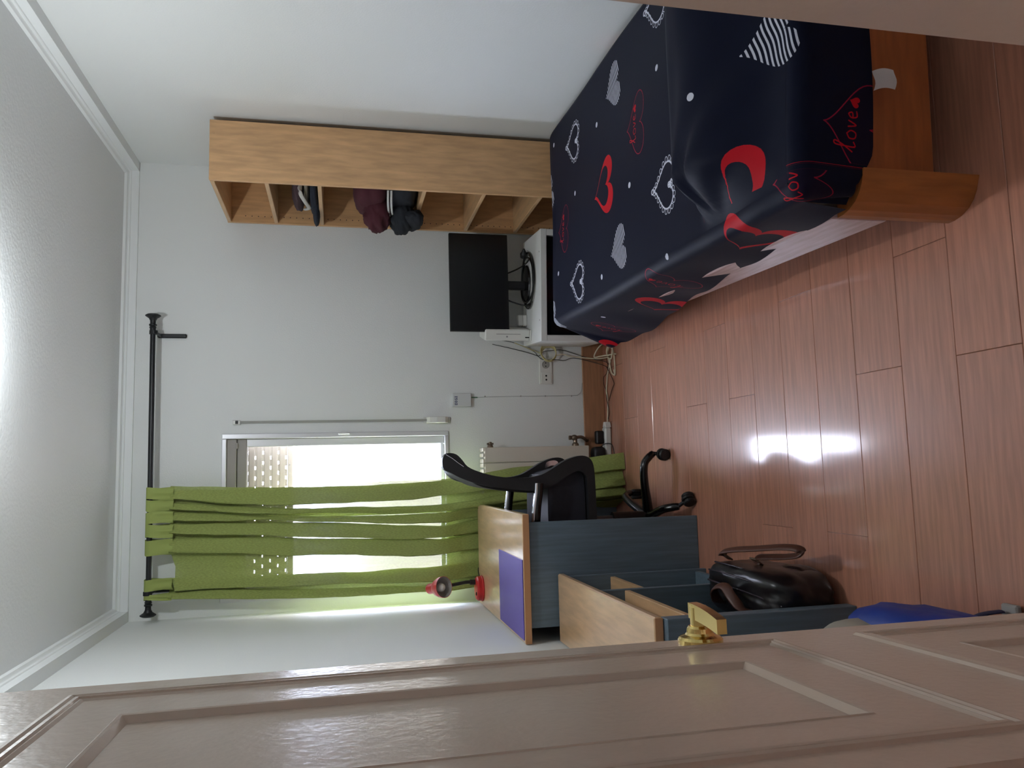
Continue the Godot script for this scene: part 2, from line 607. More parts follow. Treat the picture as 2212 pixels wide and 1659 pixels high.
func build_window():
	var t := Node3D.new()
	t.name = "window_1"
	t.set_meta("kind", "structure")
	t.set_meta("label", "white aluminium window in the back wall, partly behind the curtain")
	add_child(t)
	var x0 := -0.62
	var x1 := 0.214
	var f := M.new()
	f.box(V(x1 - 0.026, 0.885, -0.09), V(x1, 2.034, 0.012), 0.003)
	f.box(V(x0, 0.885, -0.09), V(x0 + 0.026, 2.034, 0.012), 0.003)
	f.box(V(x0 + 0.026, 2.012, -0.09), V(x1 - 0.026, 2.034, 0.012), 0.003)
	f.box(V(x0 + 0.026, 0.885, -0.09), V(x1 - 0.026, 0.905, 0.012), 0.003)
	obj("frame", f, C.alu, t)
	# two sliding sashes
	for s in [[-0.22, x1 - 0.026, -0.045], [x0 + 0.026, -0.18, -0.075]]:
		var m := M.new()
		var a: float = s[0]
		var b: float = s[1]
		var z: float = s[2]
		m.box(V(a, 0.905, z), V(a + 0.03, 1.93, z + 0.025), 0.003)
		m.box(V(b - 0.04, 0.905, z), V(b, 1.93, z + 0.025), 0.003)
		m.box(V(a + 0.03, 0.905, z), V(b - 0.04, 0.925, z + 0.025), 0.003)
		var sash := obj("sash", m, C.alu, t)
		var g := plain(Color(1, 1, 1, 0.05), 0.02)
		g.transparency = BaseMaterial3D.TRANSPARENCY_ALPHA
		obj("pane", bx(V(a + 0.028, 0.92, z + 0.010), V(b - 0.036, 1.93, z + 0.014), 0), g, sash)
	# head boards of the shutter box
	var hb := M.new()
	hb.box(V(x0 + 0.026, 1.965, -0.08), V(x1 - 0.026, 2.012, -0.004), 0.003)
	obj("head_board", hb, C.grey, t)
	var hb2 := M.new()
	hb2.box(V(x0 + 0.026, 1.916, -0.085), V(x1 - 0.026, 1.962, -0.014), 0.003)
	hb2.box(V(x1 - 0.075, 1.958, -0.012), V(x1 - 0.045, 1.972, 0.002), 0.003)
	obj("head_board", hb2, C.grey, t)
	var la := M.new()
	la.box(V(x1 - 0.012, 1.40, 0.01), V(x1 - 0.002, 1.462, 0.026), 0.004)
	la.box(V(x1 - 0.006, 1.415, 0.01), V(x1 + 0.004, 1.447, 0.022), 0.003)
	obj("latch", la, C.white, t)
	# roller shutter, two thirds up
	var r := thing("roller_shutter", "cream slatted roller shutter lowered over the top of the window", "shutter", V(0, 0, -0.115))
	var y := 1.915 + 0.0385 * 3
	var k := 1
	while y > 1.735:
		var m := M.new()
		var yb := y - 0.0385
		m.box(V(x0 + 0.03, yb + 0.0105, -0.006), V(x1 - 0.05, y + 0.001, 0.006), 0.003)
		m.box(V(x0 + 0.03, yb, -0.005), V(x1 - 0.05, yb + 0.004, 0.004), 0.001)
		var x := x1 - 0.05
		var off := 0.026 if k % 2 == 0 else 0.0
		x -= off
		if off > 0.0:
			m.box(V(x, yb + 0.003, -0.005), V(x1 - 0.05, yb + 0.0115, 0.004), 0)
		while x > x0 + 0.05:
			m.box(V(x - 0.036, yb + 0.003, -0.005), V(x, yb + 0.0115, 0.004), 0)
			x -= 0.053
		obj("slat", m, C.shutter, r)
		y -= 0.0385
		k += 1
	var bb := M.new()
	bb.box(V(x0 + 0.03, 1.692, -0.009), V(x1 - 0.05, y - 0.001, 0.009), 0.004)
	obj("bottom_bar", bb, C.shutter, r)
	obj("bolt", bx(V(0.05, 1.708, 0.006), V(0.056, 1.714, 0.011), 0.001), C.grey, r)
	# webbing strap and its winder on the wall
	var s := thing("shutter_strap", "thin grey shutter strap running down the wall to a white winder box", "strap", V(0.272, 0, 0))
	var sm := M.new()
	sm.box(V(-0.006, 1.0, 0.012), V(0.006, 1.955, 0.0135), 0)
	obj("webbing", sm, plain(Color(0.62, 0.62, 0.6), 0.8), s)
	var gd := M.new()
	gd.box(V(-0.012, 1.945, 0), V(0.012, 1.985, 0.016), 0.004)
	obj("guide", gd, C.white, s)
	obj("guide_slot", bx(V(-0.008, 1.956, 0.012), V(0.008, 1.97, 0.0175), 0.001), C.black, s)
	var wb := M.new()
	var pr := PackedVector2Array([Vector2(0, 0.885), Vector2(0.022, 0.889), Vector2(0.034, 0.905), Vector2(0.036, 0.95), Vector2(0.03, 0.985), Vector2(0.012, 1.0), Vector2(0, 1.002)])
	wb.prism(pr, 0.034, Transform3D(Basis(V(0, 0, 1.2), V(0, 1, 0), V(-1, 0, 0)), V(0.017, 0, 0)), 0.003)
	obj("winder_box", wb, C.plastic, s)
	obj("mounting_plate", bx(V(-0.016, 0.872, 0), V(0.016, 1.018, 0.006), 0.002), C.plastic, s)

func lv(v: Array, y: float) -> float:
	# knots at heights 2.25, 1.69, 0.93, 0.0
	var ys := [2.25, 1.69, 0.93, 0.0]
	if y >= ys[0]:
		return v[0]
	for i in 3:
		if y >= ys[i + 1]:
			var t: float = (ys[i] - y) / (ys[i] - ys[i + 1])
			var a: float = v[maxi(i - 1, 0)]
			var d: float = v[mini(i + 2, 3)]
			var lin: float = lerp(v[i], v[i + 1], t)
			return lin * 0.6 + 0.4 * cubic_interpolate(v[i], v[i + 1], a, d, t)
	return v[3]

func build_curtain():
	# rod with two finials and brackets
	var rod := thing("curtain_rod", "dark iron curtain rod with mushroom finials above the window", "curtain rod", V(0, 2.343, 0.11))
	obj("pole", tb([V(-0.60, -0.004, 0), V(0.78, 0.004, 0)], 0.0125, 14), C.iron, rod)
	for s in [-1, 1]:
		var m := M.new()
		m.lathe([Vector2(0.014, 0.0), Vector2(0.014, 0.012), Vector2(0.017, 0.016), Vector2(0.014, 0.022), Vector2(0.018, 0.026), Vector2(0.018, 0.032), Vector2(0.013, 0.036), Vector2(0.014, 0.05), Vector2(0.02, 0.062), Vector2(0.036, 0.073), Vector2(0.036, 0.077), Vector2(0.026, 0.083), Vector2(0.001, 0.086)], 22, axis_to(V(s, 0, 0), V(0.72 if s > 0 else -0.565, 0.004 * s, 0)))
		var fo := obj("finial", m, C.iron, rod)
		var b := M.new()
		var xr: float = 0.712 if s > 0 else -0.54
		b.lathe([Vector2(0.0125, -0.009), Vector2(0.02, -0.009), Vector2(0.02, 0.009), Vector2(0.0125, 0.009)], 20, axis_to(V(1, 0, 0), V(xr, 0, 0)))
		b.tube([V(xr, -0.008, -0.01), V(xr, -0.012, -0.096)], 0.008, 8)
		b.box(V(xr - 0.011, -0.135, -0.109), V(xr + 0.011, 0.004, -0.095), 0.005)
		obj("bracket", b, C.iron, rod)
	# the cloth: a folded path (seen from above) that changes with height
	var K := [  # x at four heights, layer depth (1 front, -1 back)
		[-0.042, -0.055, -0.042, 0.075, 0.3],
		[-0.105, -0.150, -0.130, -0.02, 1.0], [-0.060, -0.066, -0.050, 0.02, -0.2], [-0.115, -0.150, -0.133, -0.03, -1.0],
		[-0.150, -0.190, -0.205, -0.10, 0.8], [-0.115, -0.172, -0.168, -0.06, 0.0], [-0.155, -0.200, -0.206, -0.11, -0.9],
		[-0.205, -0.226, -0.265, -0.15, 0.9], [-0.165, -0.208, -0.210, -0.11, 0.1], [-0.21, -0.228, -0.25, -0.16, -0.8],
		[-0.265, -0.298, -0.345, -0.22, 1.0], [-0.215, -0.237, -0.272, -0.17, 0.1], [-0.27, -0.295, -0.34, -0.23, -0.9],
		[-0.352, -0.392, -0.430, -0.33, 0.9], [-0.285, -0.310, -0.345, -0.26, 0.1], [-0.35, -0.388, -0.425, -0.33, -0.7],
		[-0.43, -0.45, -0.46, -0.40, 0.2],
		[-0.530, -0.545, -0.560, -0.47, 0.9], [-0.475, -0.488, -0.485, -0.41, 0.0], [-0.53, -0.54, -0.55, -0.46, -0.9],
		[-0.572, -0.602, -0.612, -0.55, 0.7], [-0.540, -0.555, -0.575, -0.50, 0.0], [-0.568, -0.598, -0.607, -0.55, -0.8]]
	var nz := FastNoiseLite.new()
	nz.seed = 6
	nz.frequency = 1.0
	var n := K.size()
	var f := func(u: float, v: float) -> Vector3:
		# u along the cloth, v from hem (0) to top (1)
		var q := u * (n - 1)
		var i := mini(int(q), n - 2)
		var t := q - i
		var dip := smoothstep(15.0, 16.0, q) * (1.0 - smoothstep(17.0, 18.6, q))
		var ytop := 2.252 - 0.03 * dip
		var y := 0.004 + (ytop - 0.004) * v
		var a := [K[maxi(i - 1, 0)], K[i], K[i + 1], K[mini(i + 2, n - 1)]]
		var xs := []
		var ds := []
		for kk in a:
			xs.append(lv(kk, y))
			ds.append(kk[4])
		var x: float = lerp(lerp(xs[1], xs[2], smoothstep(0.0, 1.0, t)), cubic_interpolate(xs[1], xs[2], xs[0], xs[3], t), 0.5)
		var d: float = cubic_interpolate(ds[1], ds[2], ds[0], ds[3], t)
		var zc := 0.098
		var amp := 0.024
		if y < 0.95:
			var lowk := smoothstep(0.95, 0.78, y)
			var right := smoothstep(-0.25, -0.155, x)
			zc = lerp(0.098, lerp(0.058, 0.165, right), lowk)
			amp = lerp(0.024, lerp(0.014, 0.02, right), lowk)
			var fl := smoothstep(0.5, 0.0, y)
			zc += right * 0.12 * fl * fl
		x += 0.012 * nz.get_noise_2d(q * 0.8, y * 1.5) + 0.004 * nz.get_noise_2d(q * 2.4, y * 3.0 + 9.0)
		return V(x, y, zc + amp * d + 0.008 * nz.get_noise_2d(q * 0.7 + 50.0, y * 1.6) + 0.004 * nz.get_noise_2d(q * 3.0 + 20.0, y * 2.4))
	var cur := thing("curtain", "lime green tab-top curtain with deep folds hanging in front of the window", "curtain", Vector3.ZERO)
	var m := M.new()
	m.grid((n - 1) * 7, 64, f)
	obj("cloth", m, C.curtain, cur)
	# loops round the rod
	for tabx in [[-0.045, -0.10], [-0.10, -0.155], [-0.16, -0.215], [-0.22, -0.28], [-0.29, -0.362], [-0.474, -0.528], [-0.547, -0.572]]:
		var mt := M.new()
		var path := [[2.235, 0.118], [2.29, 0.124], [2.335, 0.127], [2.354, 0.12], [2.36, 0.11], [2.354, 0.098], [2.335, 0.094], [2.29, 0.094], [2.235, 0.092]]
		var sd: float = tabx[0] * 37.0
		var ft := func(u: float, v: float):
			var q: float = v * 8.0
			var i: int = mini(int(q), 7)
			var yy: float = lerp(path[i][0], path[i + 1][0], q - i)
			var zz: float = lerp(path[i][1], path[i + 1][1], q - i)
			var pinch: float = smoothstep(2.36, 2.25, yy)
			return V(lerp(tabx[0], tabx[1], u) + 0.004 * sin(sd + v * 9.0), yy, zz + 0.006 * pinch * sin(u * 9.0 + sd))
		mt.grid(8, 24, ft)
		obj("tab", mt, C.tabs, cur)

func build_desk():
	var y := 0.752
	var d := thing("desk", "beech topped desk with dark slate blue side panels under the window", "desk", V(0, 0, 0))
	var t := M.new()
	t.box(V(XL + 0.004, y - 0.028, 0.105), V(-0.178, y, 1.13), 0.004)
	obj("desktop", t, C.desktop, d)
	obj("edging", bx(V(XL + 0.004, y - 0.027, 1.129), V(-0.180, y - 0.001, 1.1325), 0.001), C.edge, d)
	obj("side_panel", bx(V(-0.622, 0, 1.095), V(-0.212, y - 0.029, 1.117), 0.002), C.slate, d)
	obj("side_panel", bx(V(-0.622, 0, 0.12), V(-0.212, y - 0.029, 0.142), 0.002), C.slate, d)
	obj("modesty_panel", bx(V(-0.60, 0.38, 0.142), V(-0.58, y - 0.029, 1.095), 0.001), C.slate, d)
	# purple writing pad
	var p := M.new()
	p.box(V(-0.665, y + 0.0005, 0.66), V(-0.356, y + 0.004, 1.124), 0.0015)
	tag(obj("desk_pad", p, C.purple), "flat purple writing pad on the near end of the desk", "desk pad")
	# red lamp
	var l := thing("desk_lamp", "small red desk lamp with a black gooseneck on the desk near the curtain", "lamp", V(-0.592, y, 0.205))
	var b := M.new()
	b.lathe([Vector2(0.062, 0.0), Vector2(0.064, 0.006), Vector2(0.060, 0.01), Vector2(0.060, 0.026), Vector2(0.052, 0.034), Vector2(0.03, 0.036), Vector2(0.001, 0.036)], 36)
	obj("base", b, C.red, l)
	obj("switch", bx(V(-0.03, 0.034, 0.022), V(-0.014, 0.04, 0.034), 0.002), C.black, l)
	var neck := smooth([V(0.03, 0.034, -0.012), V(0.032, 0.08, -0.012), V(0.026, 0.13, -0.008), V(0.02, 0.182, 0.0)], 8)
	obj("gooseneck", tb(neck, 0.0085, 10), C.black, l)
	obj("neck_collar", tb([V(0.03, 0.03, -0.012), V(0.031, 0.062, -0.012)], 0.013, 12), C.black, l)
	var dir := V(0.16, -0.55, 0.82).normalized()
	var hx := axis_to(-dir, V(0.02, 0.222, 0.035))
	var s := M.new()
	s.lathe([Vector2(0.050, -0.035), Vector2(0.052, -0.035), Vector2(0.05, -0.012), Vector2(0.042, 0.012), Vector2(0.03, 0.028), Vector2(0.026, 0.036), Vector2(0.026, 0.075), Vector2(0.02, 0.086), Vector2(0.001, 0.088)], 32, hx, -1, false)
	obj("shade", s, C.red, l)
	var si := M.new()
	si.lathe([Vector2(0.001, 0.024), Vector2(0.028, 0.022), Vector2(0.04, 0.008), Vector2(0.048, -0.012), Vector2(0.0505, -0.035)], 32, hx, -1, false)
	obj("reflector", si, plain(Color(0.62, 0.6, 0.58), 0.4), l)
	var bu := M.new()
	bu.lathe([Vector2(0.001, -0.032), Vector2(0.015, -0.027), Vector2(0.022, -0.014), Vector2(0.02, 0.002), Vector2(0.012, 0.018)], 20, hx, 1)
	obj("bulb", bu, plain(Color(0.85, 0.84, 0.82), 0.15), l)
	obj("cord", tb(smooth([V(0.05, 0.008, -0.03), V(0.075, 0.01, -0.06), V(0.09, 0.004, -0.09)], 5), 0.0025, 6), C.black, l)

func build_bookcase():
	var y := 0.613
	var d := thing("low_bookcase", "low bookcase with a beech top and dark slate blue uprights in front of the desk", "bookcase", V(0, 0, 0))
	obj("top", bx(V(XL + 0.004, y - 0.026, 1.128), V(-0.416, y, 2.105), 0.005), C.desktop, d)
	obj("edging", bx(V(XL + 0.004, y - 0.025, 2.104), V(-0.418, y - 0.001, 2.1075), 0.001), C.edge, d)
	for z in [1.155, 1.545, 2.085]:
		obj("upright", bx(V(XL + 0.014, 0.0, z), V(-0.422 + (0.004 if z > 2 else 0.0), y - 0.027, z + 0.022 + (0.025 if z > 2 else 0.0)), 0.002), C.slate, d)
	obj("shelf", bx(V(XL + 0.02, 0.392, 1.178), V(-0.432, 0.412, 1.544), 0.002), C.beech_flat, d)
	obj("shelf", bx(V(XL + 0.02, 0.478, 1.568), V(-0.425, 0.498, 2.084), 0.002), C.beech_flat, d)
	obj("back_panel", bx(V(XL + 0.014, 0.02, 1.178), V(XL + 0.02, y - 0.027, 2.084), 0), C.slate, d)
	obj("bottom", bx(V(XL + 0.02, 0.03, 1.178), V(-0.43, 0.05, 2.084), 0.002), C.slate, d)

func poly(a: Array) -> PackedVector2Array:
	var p := PackedVector2Array()
	for v in a:
		p.append(Vector2(v[0], v[1]))
	return p

func spoly(a: Array, n := 4) -> PackedVector2Array:
	# closed outline smoothed with Catmull-Rom
	var p := PackedVector2Array()
	var c := a.size()
	for i in c:
		var q := []
		for k in 4:
			var e = a[(i + k - 1 + c) % c]
			q.append(Vector2(e[0], e[1]))
		for k in n:
			p.append(cr(q[0], q[1], q[2], q[3], float(k) / n))
	return p

func cr(a: Vector2, b: Vector2, c: Vector2, d: Vector2, t: float) -> Vector2:
	return 0.5 * ((2.0 * b) + (c - a) * t + (2.0 * a - 5.0 * b + 4.0 * c - d) * t * t + (3.0 * b - a - 3.0 * c + d) * t * t * t)

func build_chair():
	var o := V(-0.26, 0, 0.80)
	var ch := thing("office_chair", "black leather office chair with chrome trim pulled up to the desk", "office chair", o)
	var at := func(x: float, y: float, z: float): return V(x, y, z) - o
	# side rails: headrest, back and seat in one S shape
	var rail := [[0.072, 1.024], [0.066, 0.992], [0.043, 0.968], [0.015, 0.945], [-0.008, 0.896], [-0.027, 0.827], [-0.036, 0.75], [-0.036, 0.69], [-0.026, 0.636], [0.0, 0.585], [0.026, 0.540], [0.044, 0.492], [0.049, 0.455], [0.038, 0.425], [0.008, 0.409], [-0.06, 0.404], [-0.25, 0.402], [-0.5, 0.405], [-0.5, 0.43], [-0.25, 0.436], [-0.07, 0.438], [-0.03, 0.448], [-0.016, 0.475], [-0.026, 0.51], [-0.055, 0.56], [-0.082, 0.615], [-0.091, 0.66], [-0.086, 0.73], [-0.077, 0.80], [-0.066, 0.865], [-0.048, 0.93], [-0.028, 0.98], [-0.01, 1.012], [0.008, 1.044], [0.04, 1.049], [0.062, 1.042]]
	for z in [0.965, 0.585]:
		var m := M.new()
		var rl := []
		for q in rail:
			# the head end is rounded down on the far side
			rl.append(q if z > 0.9 or q[1] < 0.95 else [q[0] - (q[1] - 0.95) * 0.2, 0.95 + (q[1] - 0.95) * 0.28])
		m.prism(spoly(rl, 3), 0.045, Transform3D(Basis(), V(0, 0, z) - o), 0.006)
		obj("side_rail", m, C.leather, ch)
	var back := [[0.04, 0.992], [0.034, 0.972], [0.022, 0.956], [0.004, 0.935], [-0.015, 0.896], [-0.045, 0.86], [-0.06, 0.78], [-0.068, 0.70], [-0.065, 0.65], [-0.04, 0.59], [-0.01, 0.54], [0.0, 0.50], [-0.03, 0.49], [-0.06, 0.55], [-0.09, 0.62], [-0.10, 0.67], [-0.095, 0.74], [-0.085, 0.81], [-0.07, 0.88], [-0.046, 0.93], [-0.03, 0.965], [-0.015, 0.985], [0.01, 0.996]]
	var mb := M.new()
	mb.prism(spoly(back, 3), 0.335, Transform3D(Basis(), V(0, 0, 0.63) - o), 0.006)
	obj("backrest", mb, C.leather, ch)
	var seat := M.new()
	seat.prism(spoly([[0.0, 0.50], [-0.02, 0.575], [-0.06, 0.602], [-0.3, 0.606], [-0.5, 0.60], [-0.545, 0.575], [-0.55, 0.50], [-0.52, 0.452], [-0.3, 0.444], [-0.03, 0.446], [0.0, 0.462]], 4), 0.375, Transform3D(Basis(), V(0, 0, 0.608) - o), 0.014)
	obj("seat", seat, plain(Color(0.09, 0.095, 0.14), 0.7), ch)
	var un := M.new()
	un.box(at.call(-0.5, 0.408, 0.62), at.call(-0.06, 0.452, 0.97), 0.01)
	obj("seat_pan", un, C.black, ch)
	# chrome details
	var tr := M.new()
	tr.tube(smooth([at.call(0.066, 1.034, 1.0105), at.call(0.05, 1.008, 1.0115), at.call(0.032, 0.985, 1.0115), at.call(0.016, 0.962, 1.0105)], 5), 0.0022, 6)
	obj("headrest_trim", tr, C.chrome, ch)
	var inl := M.new()
	inl.prism(spoly([[0.028, 0.512], [0.036, 0.478], [0.028, 0.458], [0.012, 0.462], [0.012, 0.49], [0.0, 0.52]], 4), 0.004, Transform3D(Basis(), V(0, 0, 0.629) - o), 0.001)
	obj("rail_inlay", inl, C.chrome, ch)
	# armrests: one bar each, chrome on top, running forward under the desktop
	for z in [1.03, 0.565]:
		var ao := 0.0 if z > 1.0 else 0.018
		var a := M.new()
		var p := smooth([at.call(-0.06, 0.652 + ao, z), at.call(-0.10, 0.655 + ao, z), at.call(-0.16, 0.664 + ao, z), at.call(-0.24, 0.670 + ao, z), at.call(-0.34, 0.668, z), at.call(-0.41, 0.64, z), at.call(-0.43, 0.58, z), at.call(-0.42, 0.5, z), at.call(-0.40, 0.44, z)], 5)
		a.tube(p, 0.0165, 10)
		obj("armrest", a, C.blackgloss, ch)
		var c := M.new()
		var q := []
		for i in 24:
			q.append(p[i] + V(0, 0.0115, 0.003))
		c.tube(q, 0.0095, 8)
		obj("armrest_trim", c, C.chrome, ch)
	# column and star base
	var hub := V(0.026, 0, 0.0)
	var co := M.new()
	co.lathe([Vector2(0.038, 0.07), Vector2(0.038, 0.10), Vector2(0.031, 0.105), Vector2(0.031, 0.26)], 24, Transform3D(Basis(), hub))
	obj("column_cover", co, C.black, ch)
	var gl := M.new()
	gl.lathe([Vector2(0.016, 0.26), Vector2(0.016, 0.35), Vector2(0.05, 0.36), Vector2(0.07, 0.41)], 20, Transform3D(Basis(), hub))
	obj("gas_lift", gl, plain(Color(0.35, 0.35, 0.36), 0.35, 0.6), ch)
	for k in 5:
		var ang := deg_to_rad(7.0 + 71.0 * k)
		var d := V(cos(ang), 0, sin(ang))
		var lg := M.new()
		lg.tube(smooth([hub + V(0, 0.088, 0), hub + d * 0.07 + V(0, 0.094, 0), hub + d * 0.17 + V(0, 0.108, 0), hub + d * 0.24 + V(0, 0.108, 0), hub + d * 0.272 + V(0, 0.088, 0), hub + d * 0.292 + V(0, 0.064, 0)], 5), [0.026, 0.026, 0.025, 0.024, 0.023, 0.022, 0.021, 0.020, 0.0195, 0.019, 0.019, 0.0185, 0.018, 0.018, 0.018, 0.0175, 0.0175, 0.017, 0.017, 0.017, 0.017, 0.017, 0.016, 0.016, 0.015, 0.014], 10)
		var leg := obj("leg", lg, C.blackgloss, ch)
		var cm := M.new()
		var sd := V(-d.z, 0, d.x).rotated(Vector3.UP, 0.5 * sin(k * 2.1))
		var ctr: Vector3 = hub + d * 0.297 + V(0, 0.0265, 0) + [V(-0.012, 0, 0.022), V(0.028, 0, 0.01), V(0, 0, 0.02), V(0.01, 0, -0.02), V(-0.01, 0, -0.015)][k]
		for s in [-1, 1]:
			cm.lathe([Vector2(0.001, -0.009), Vector2(0.022, -0.009), Vector2(0.026, -0.005), Vector2(0.026, 0.005), Vector2(0.022, 0.009), Vector2(0.001, 0.009)], 22, axis_to(sd, ctr + sd * 0.015 * s))
		cm.lathe([Vector2(0.024, -0.006), Vector2(0.027, -0.004), Vector2(0.027, 0.004), Vector2(0.024, 0.006)], 22, axis_to(sd, ctr + V(0, 0.004, 0)))
		cm.tube([ctr + V(0, 0.004, 0), hub + d * 0.292 + V(0, 0.068, 0)], 0.008, 8)
		obj("caster", cm, C.black, leg)

func build_bed():
	var b := thing("bed_frame", "single bed frame of orange wood with rounded corner posts along the right wall", "bed", V(0.64, 0, 0.65), atan2(-0.039, 0.99924))
	for e in 4:
		var m := M.new()
		var pts := [[0.006, 1.945], [0.007, 1.965], [0.013, 1.988], [0.026, 2.012], [0.042, 2.027], [0.06, 2.037], [0.093, 2.047], [0.093, 2.018], [0.07, 2.013], [0.056, 2.004], [0.047, 1.992], [0.042, 1.97], [0.04, 1.945]]
		var pl := PackedVector2Array()
		for q in pts:
			var x: float = q[0] if e % 2 == 0 else 0.95 - q[0]
			var z: float = q[1] if e < 2 else 2.034 - q[1]
			pl.append(Vector2(x, -z))
		m.prism(pl, 0.306, Transform3D(Basis(V(1, 0, 0), V(0, 0, -1), V(0, 1, 0)), Vector3.ZERO), 0.002)
		obj("corner_post", m, C.bedpost, b)
	for x in [0.004, 0.924]:
		obj("side_rail", bx(V(x, 0.172, 0.08), V(x + 0.022, 0.322, 1.945), 0.003), C.bedrail, b)
	for z in [1.99, 0.022]:
		obj("end_rail", bx(V(0.09, 0.09, z), V(0.86, 0.296, z + 0.022), 0.003), C.bedwood, b)
	obj("mattress", bx(V(0.045, 0.18, 0.02), V(0.93, 0.455, 1.98), 0.03), plain(Color(0.8, 0.78, 0.75), 0.9), b)

# ---------- printed hearts on the bedspread: one repeat of the pattern on a skewed lattice
const LA := Vector2(0.61, -0.02)
const LB := Vector2(0.12, 0.90)
const LO := Vector2(0.155, 0.416)
const TW := 1024
const TH := 1536
var img: Image

func to_uv(p: Vector2) -> Vector2:
	var q := p - LO
	var det := LA.x * LB.y - LB.x * LA.y
	return Vector2((q.x * LB.y - q.y * LB.x) / det, (q.y * LA.x - q.x * LA.y) / det)

func dab(p: Vector2, r: float, c: Color):
	# round dab of radius r metres at a point of the cloth
	var uv := to_uv(p)
	var rx := int(ceil(r / 0.60 * TW)) + 1
	var ry := int(ceil(r / 0.89 * TH)) + 1
	var cx := uv.x * TW
	var cy := uv.y * TH
	for j in range(int(cy) - ry, int(cy) + ry + 2):
		for i in range(int(cx) - rx, int(cx) + rx + 2):
			var d: Vector2 = LA * ((i + 0.5 - cx) / TW) + LB * ((j + 0.5 - cy) / TH)
			if d.length() <= r:
				img.set_pixel(posmod(i, TW), posmod(j, TH), c)

func stroke(pts: Array, r: float, c: Color):
	for i in pts.size() - 1:
		var a: Vector2 = pts[i]
		var b: Vector2 = pts[i + 1]
		var n := maxi(1, int(a.distance_to(b) / (r * 0.6)))
		for k in n + 1:
			dab(a.lerp(b, float(k) / n), r, c)

func heart(cx: Vector2, k: Vector2, turn: float, n := 60) -> Array:
	# outline, tip towards the window end of the bed
	var o := []
	for i in n + 1:
		var t := TAU * i / n
		var x := pow(sin(t), 3)
		var y := (13.0 * cos(t) - 5.0 * cos(2 * t) - 2.0 * cos(3 * t) - cos(4 * t)) / 17.0 + 0.15
		o.append(cx + Vector2(x * k.x, y * k.y).rotated(turn))
	return o

func fill(pl: Array, c: Color, test = null):
	var P := PackedVector2Array(pl)
	var lo := Vector2(9, 9)
	var hi := Vector2(-9, -9)
	for p in pl:
		var u := to_uv(p)
		lo = lo.min(u)
		hi = hi.max(u)
	for j in range(int(lo.y * TH) - 1, int(hi.y * TH) + 2):
		for i in range(int(lo.x * TW) - 1, int(hi.x * TW) + 2):
			var p: Vector2 = LO + LA * ((i + 0.5) / TW) + LB * ((j + 0.5) / TH)
			if test != null and not test.call(p):
				continue
			if Geometry2D.is_point_in_polygon(p, P):
				img.set_pixel(posmod(i, TW), posmod(j, TH), c)

func heart_print() -> ImageTexture:
	var navy := Color(0.034, 0.054, 0.135)
	var plum := Color(0.075, 0.05, 0.14)
	var white := Color(0.80, 0.81, 0.86)
	var red := Color(0.70, 0.06, 0.12)
	var rose := Color(0.58, 0.09, 0.19)
	img = Image.create(TW, TH, false, Image.FORMAT_RGB8)
	img.fill(navy)
	# white lace heart
	var c := LO
	var h := heart(c, Vector2(0.072, 0.088), 0.12)
	stroke(h, 0.0028, white)
	var out := heart(c + Vector2(0, 0.0), Vector2(0.081, 0.098), 0.12, 30)
	for i in 30:
		var a: Vector2 = out[i]
		var rr := 0.0085
		var loop := []
		for s in 13:
			loop.append(a + Vector2(rr, 0).rotated(TAU * s / 12.0))
		stroke(loop, 0.0014, white)
	# striped heart
	c = LO + Vector2(0.02, 0.50)
	var stripes := func(p: Vector2):
		var q := (p - LO).rotated(0.28)
		return fposmod(q.y + 0.002 * sin(q.x * 60.0), 0.0125) < 0.0055
	fill(heart(c, Vector2(0.082, 0.095), -0.1), white, stripes)
	# heart outline with handwriting
	c = LO + Vector2(0.40, 0.70)
	h = heart(c, Vector2(0.105, 0.095), 0.1)
	fill(h, plum)
	stroke(h, 0.0016, rose)
	var L := func(pts: Array):
		var o := []
		for p in pts:
			o.append(c + Vector2(p[0], -p[1]).rotated(0.12))
		stroke(smooth(o, 5), 0.0017, red)
	L.call([[-0.058, 0.0], [-0.045, 0.028], [-0.040, 0.048], [-0.048, 0.046], [-0.048, 0.02], [-0.046, -0.006], [-0.036, -0.002]])
	L.call([[-0.018, 0.018], [-0.028, 0.01], [-0.026, -0.004], [-0.014, -0.005], [-0.010, 0.008], [-0.018, 0.018]])
	L.call([[-0.002, 0.016], [0.004, -0.004], [0.012, 0.016]])
	L.call([[0.020, 0.006], [0.032, 0.009], [0.028, 0.018], [0.020, 0.010], [0.024, -0.004], [0.036, -0.002]])
	fill(heart(c + Vector2(0.058, 0.0), Vector2(0.013, 0.016), 0.3), red)
	# bold red heart, thick on one side
	c = LO + Vector2(0.285, 0.368)
	var ho := heart(c, Vector2(0.112, 0.118), -0.12)
	fill(ho, red)
	fill(heart(c + Vector2(0.004, -0.016), Vector2(0.078, 0.082), -0.12), navy)
	# dots
	for d in [Vector2(-0.04, 0.305), Vector2(0.385, 0.0), Vector2(0.215, 0.63)]:
		dab(LO + d, 0.0105, white)
	return ImageTexture.create_from_image(img)

const BW := 0.95
const BT := 0.472

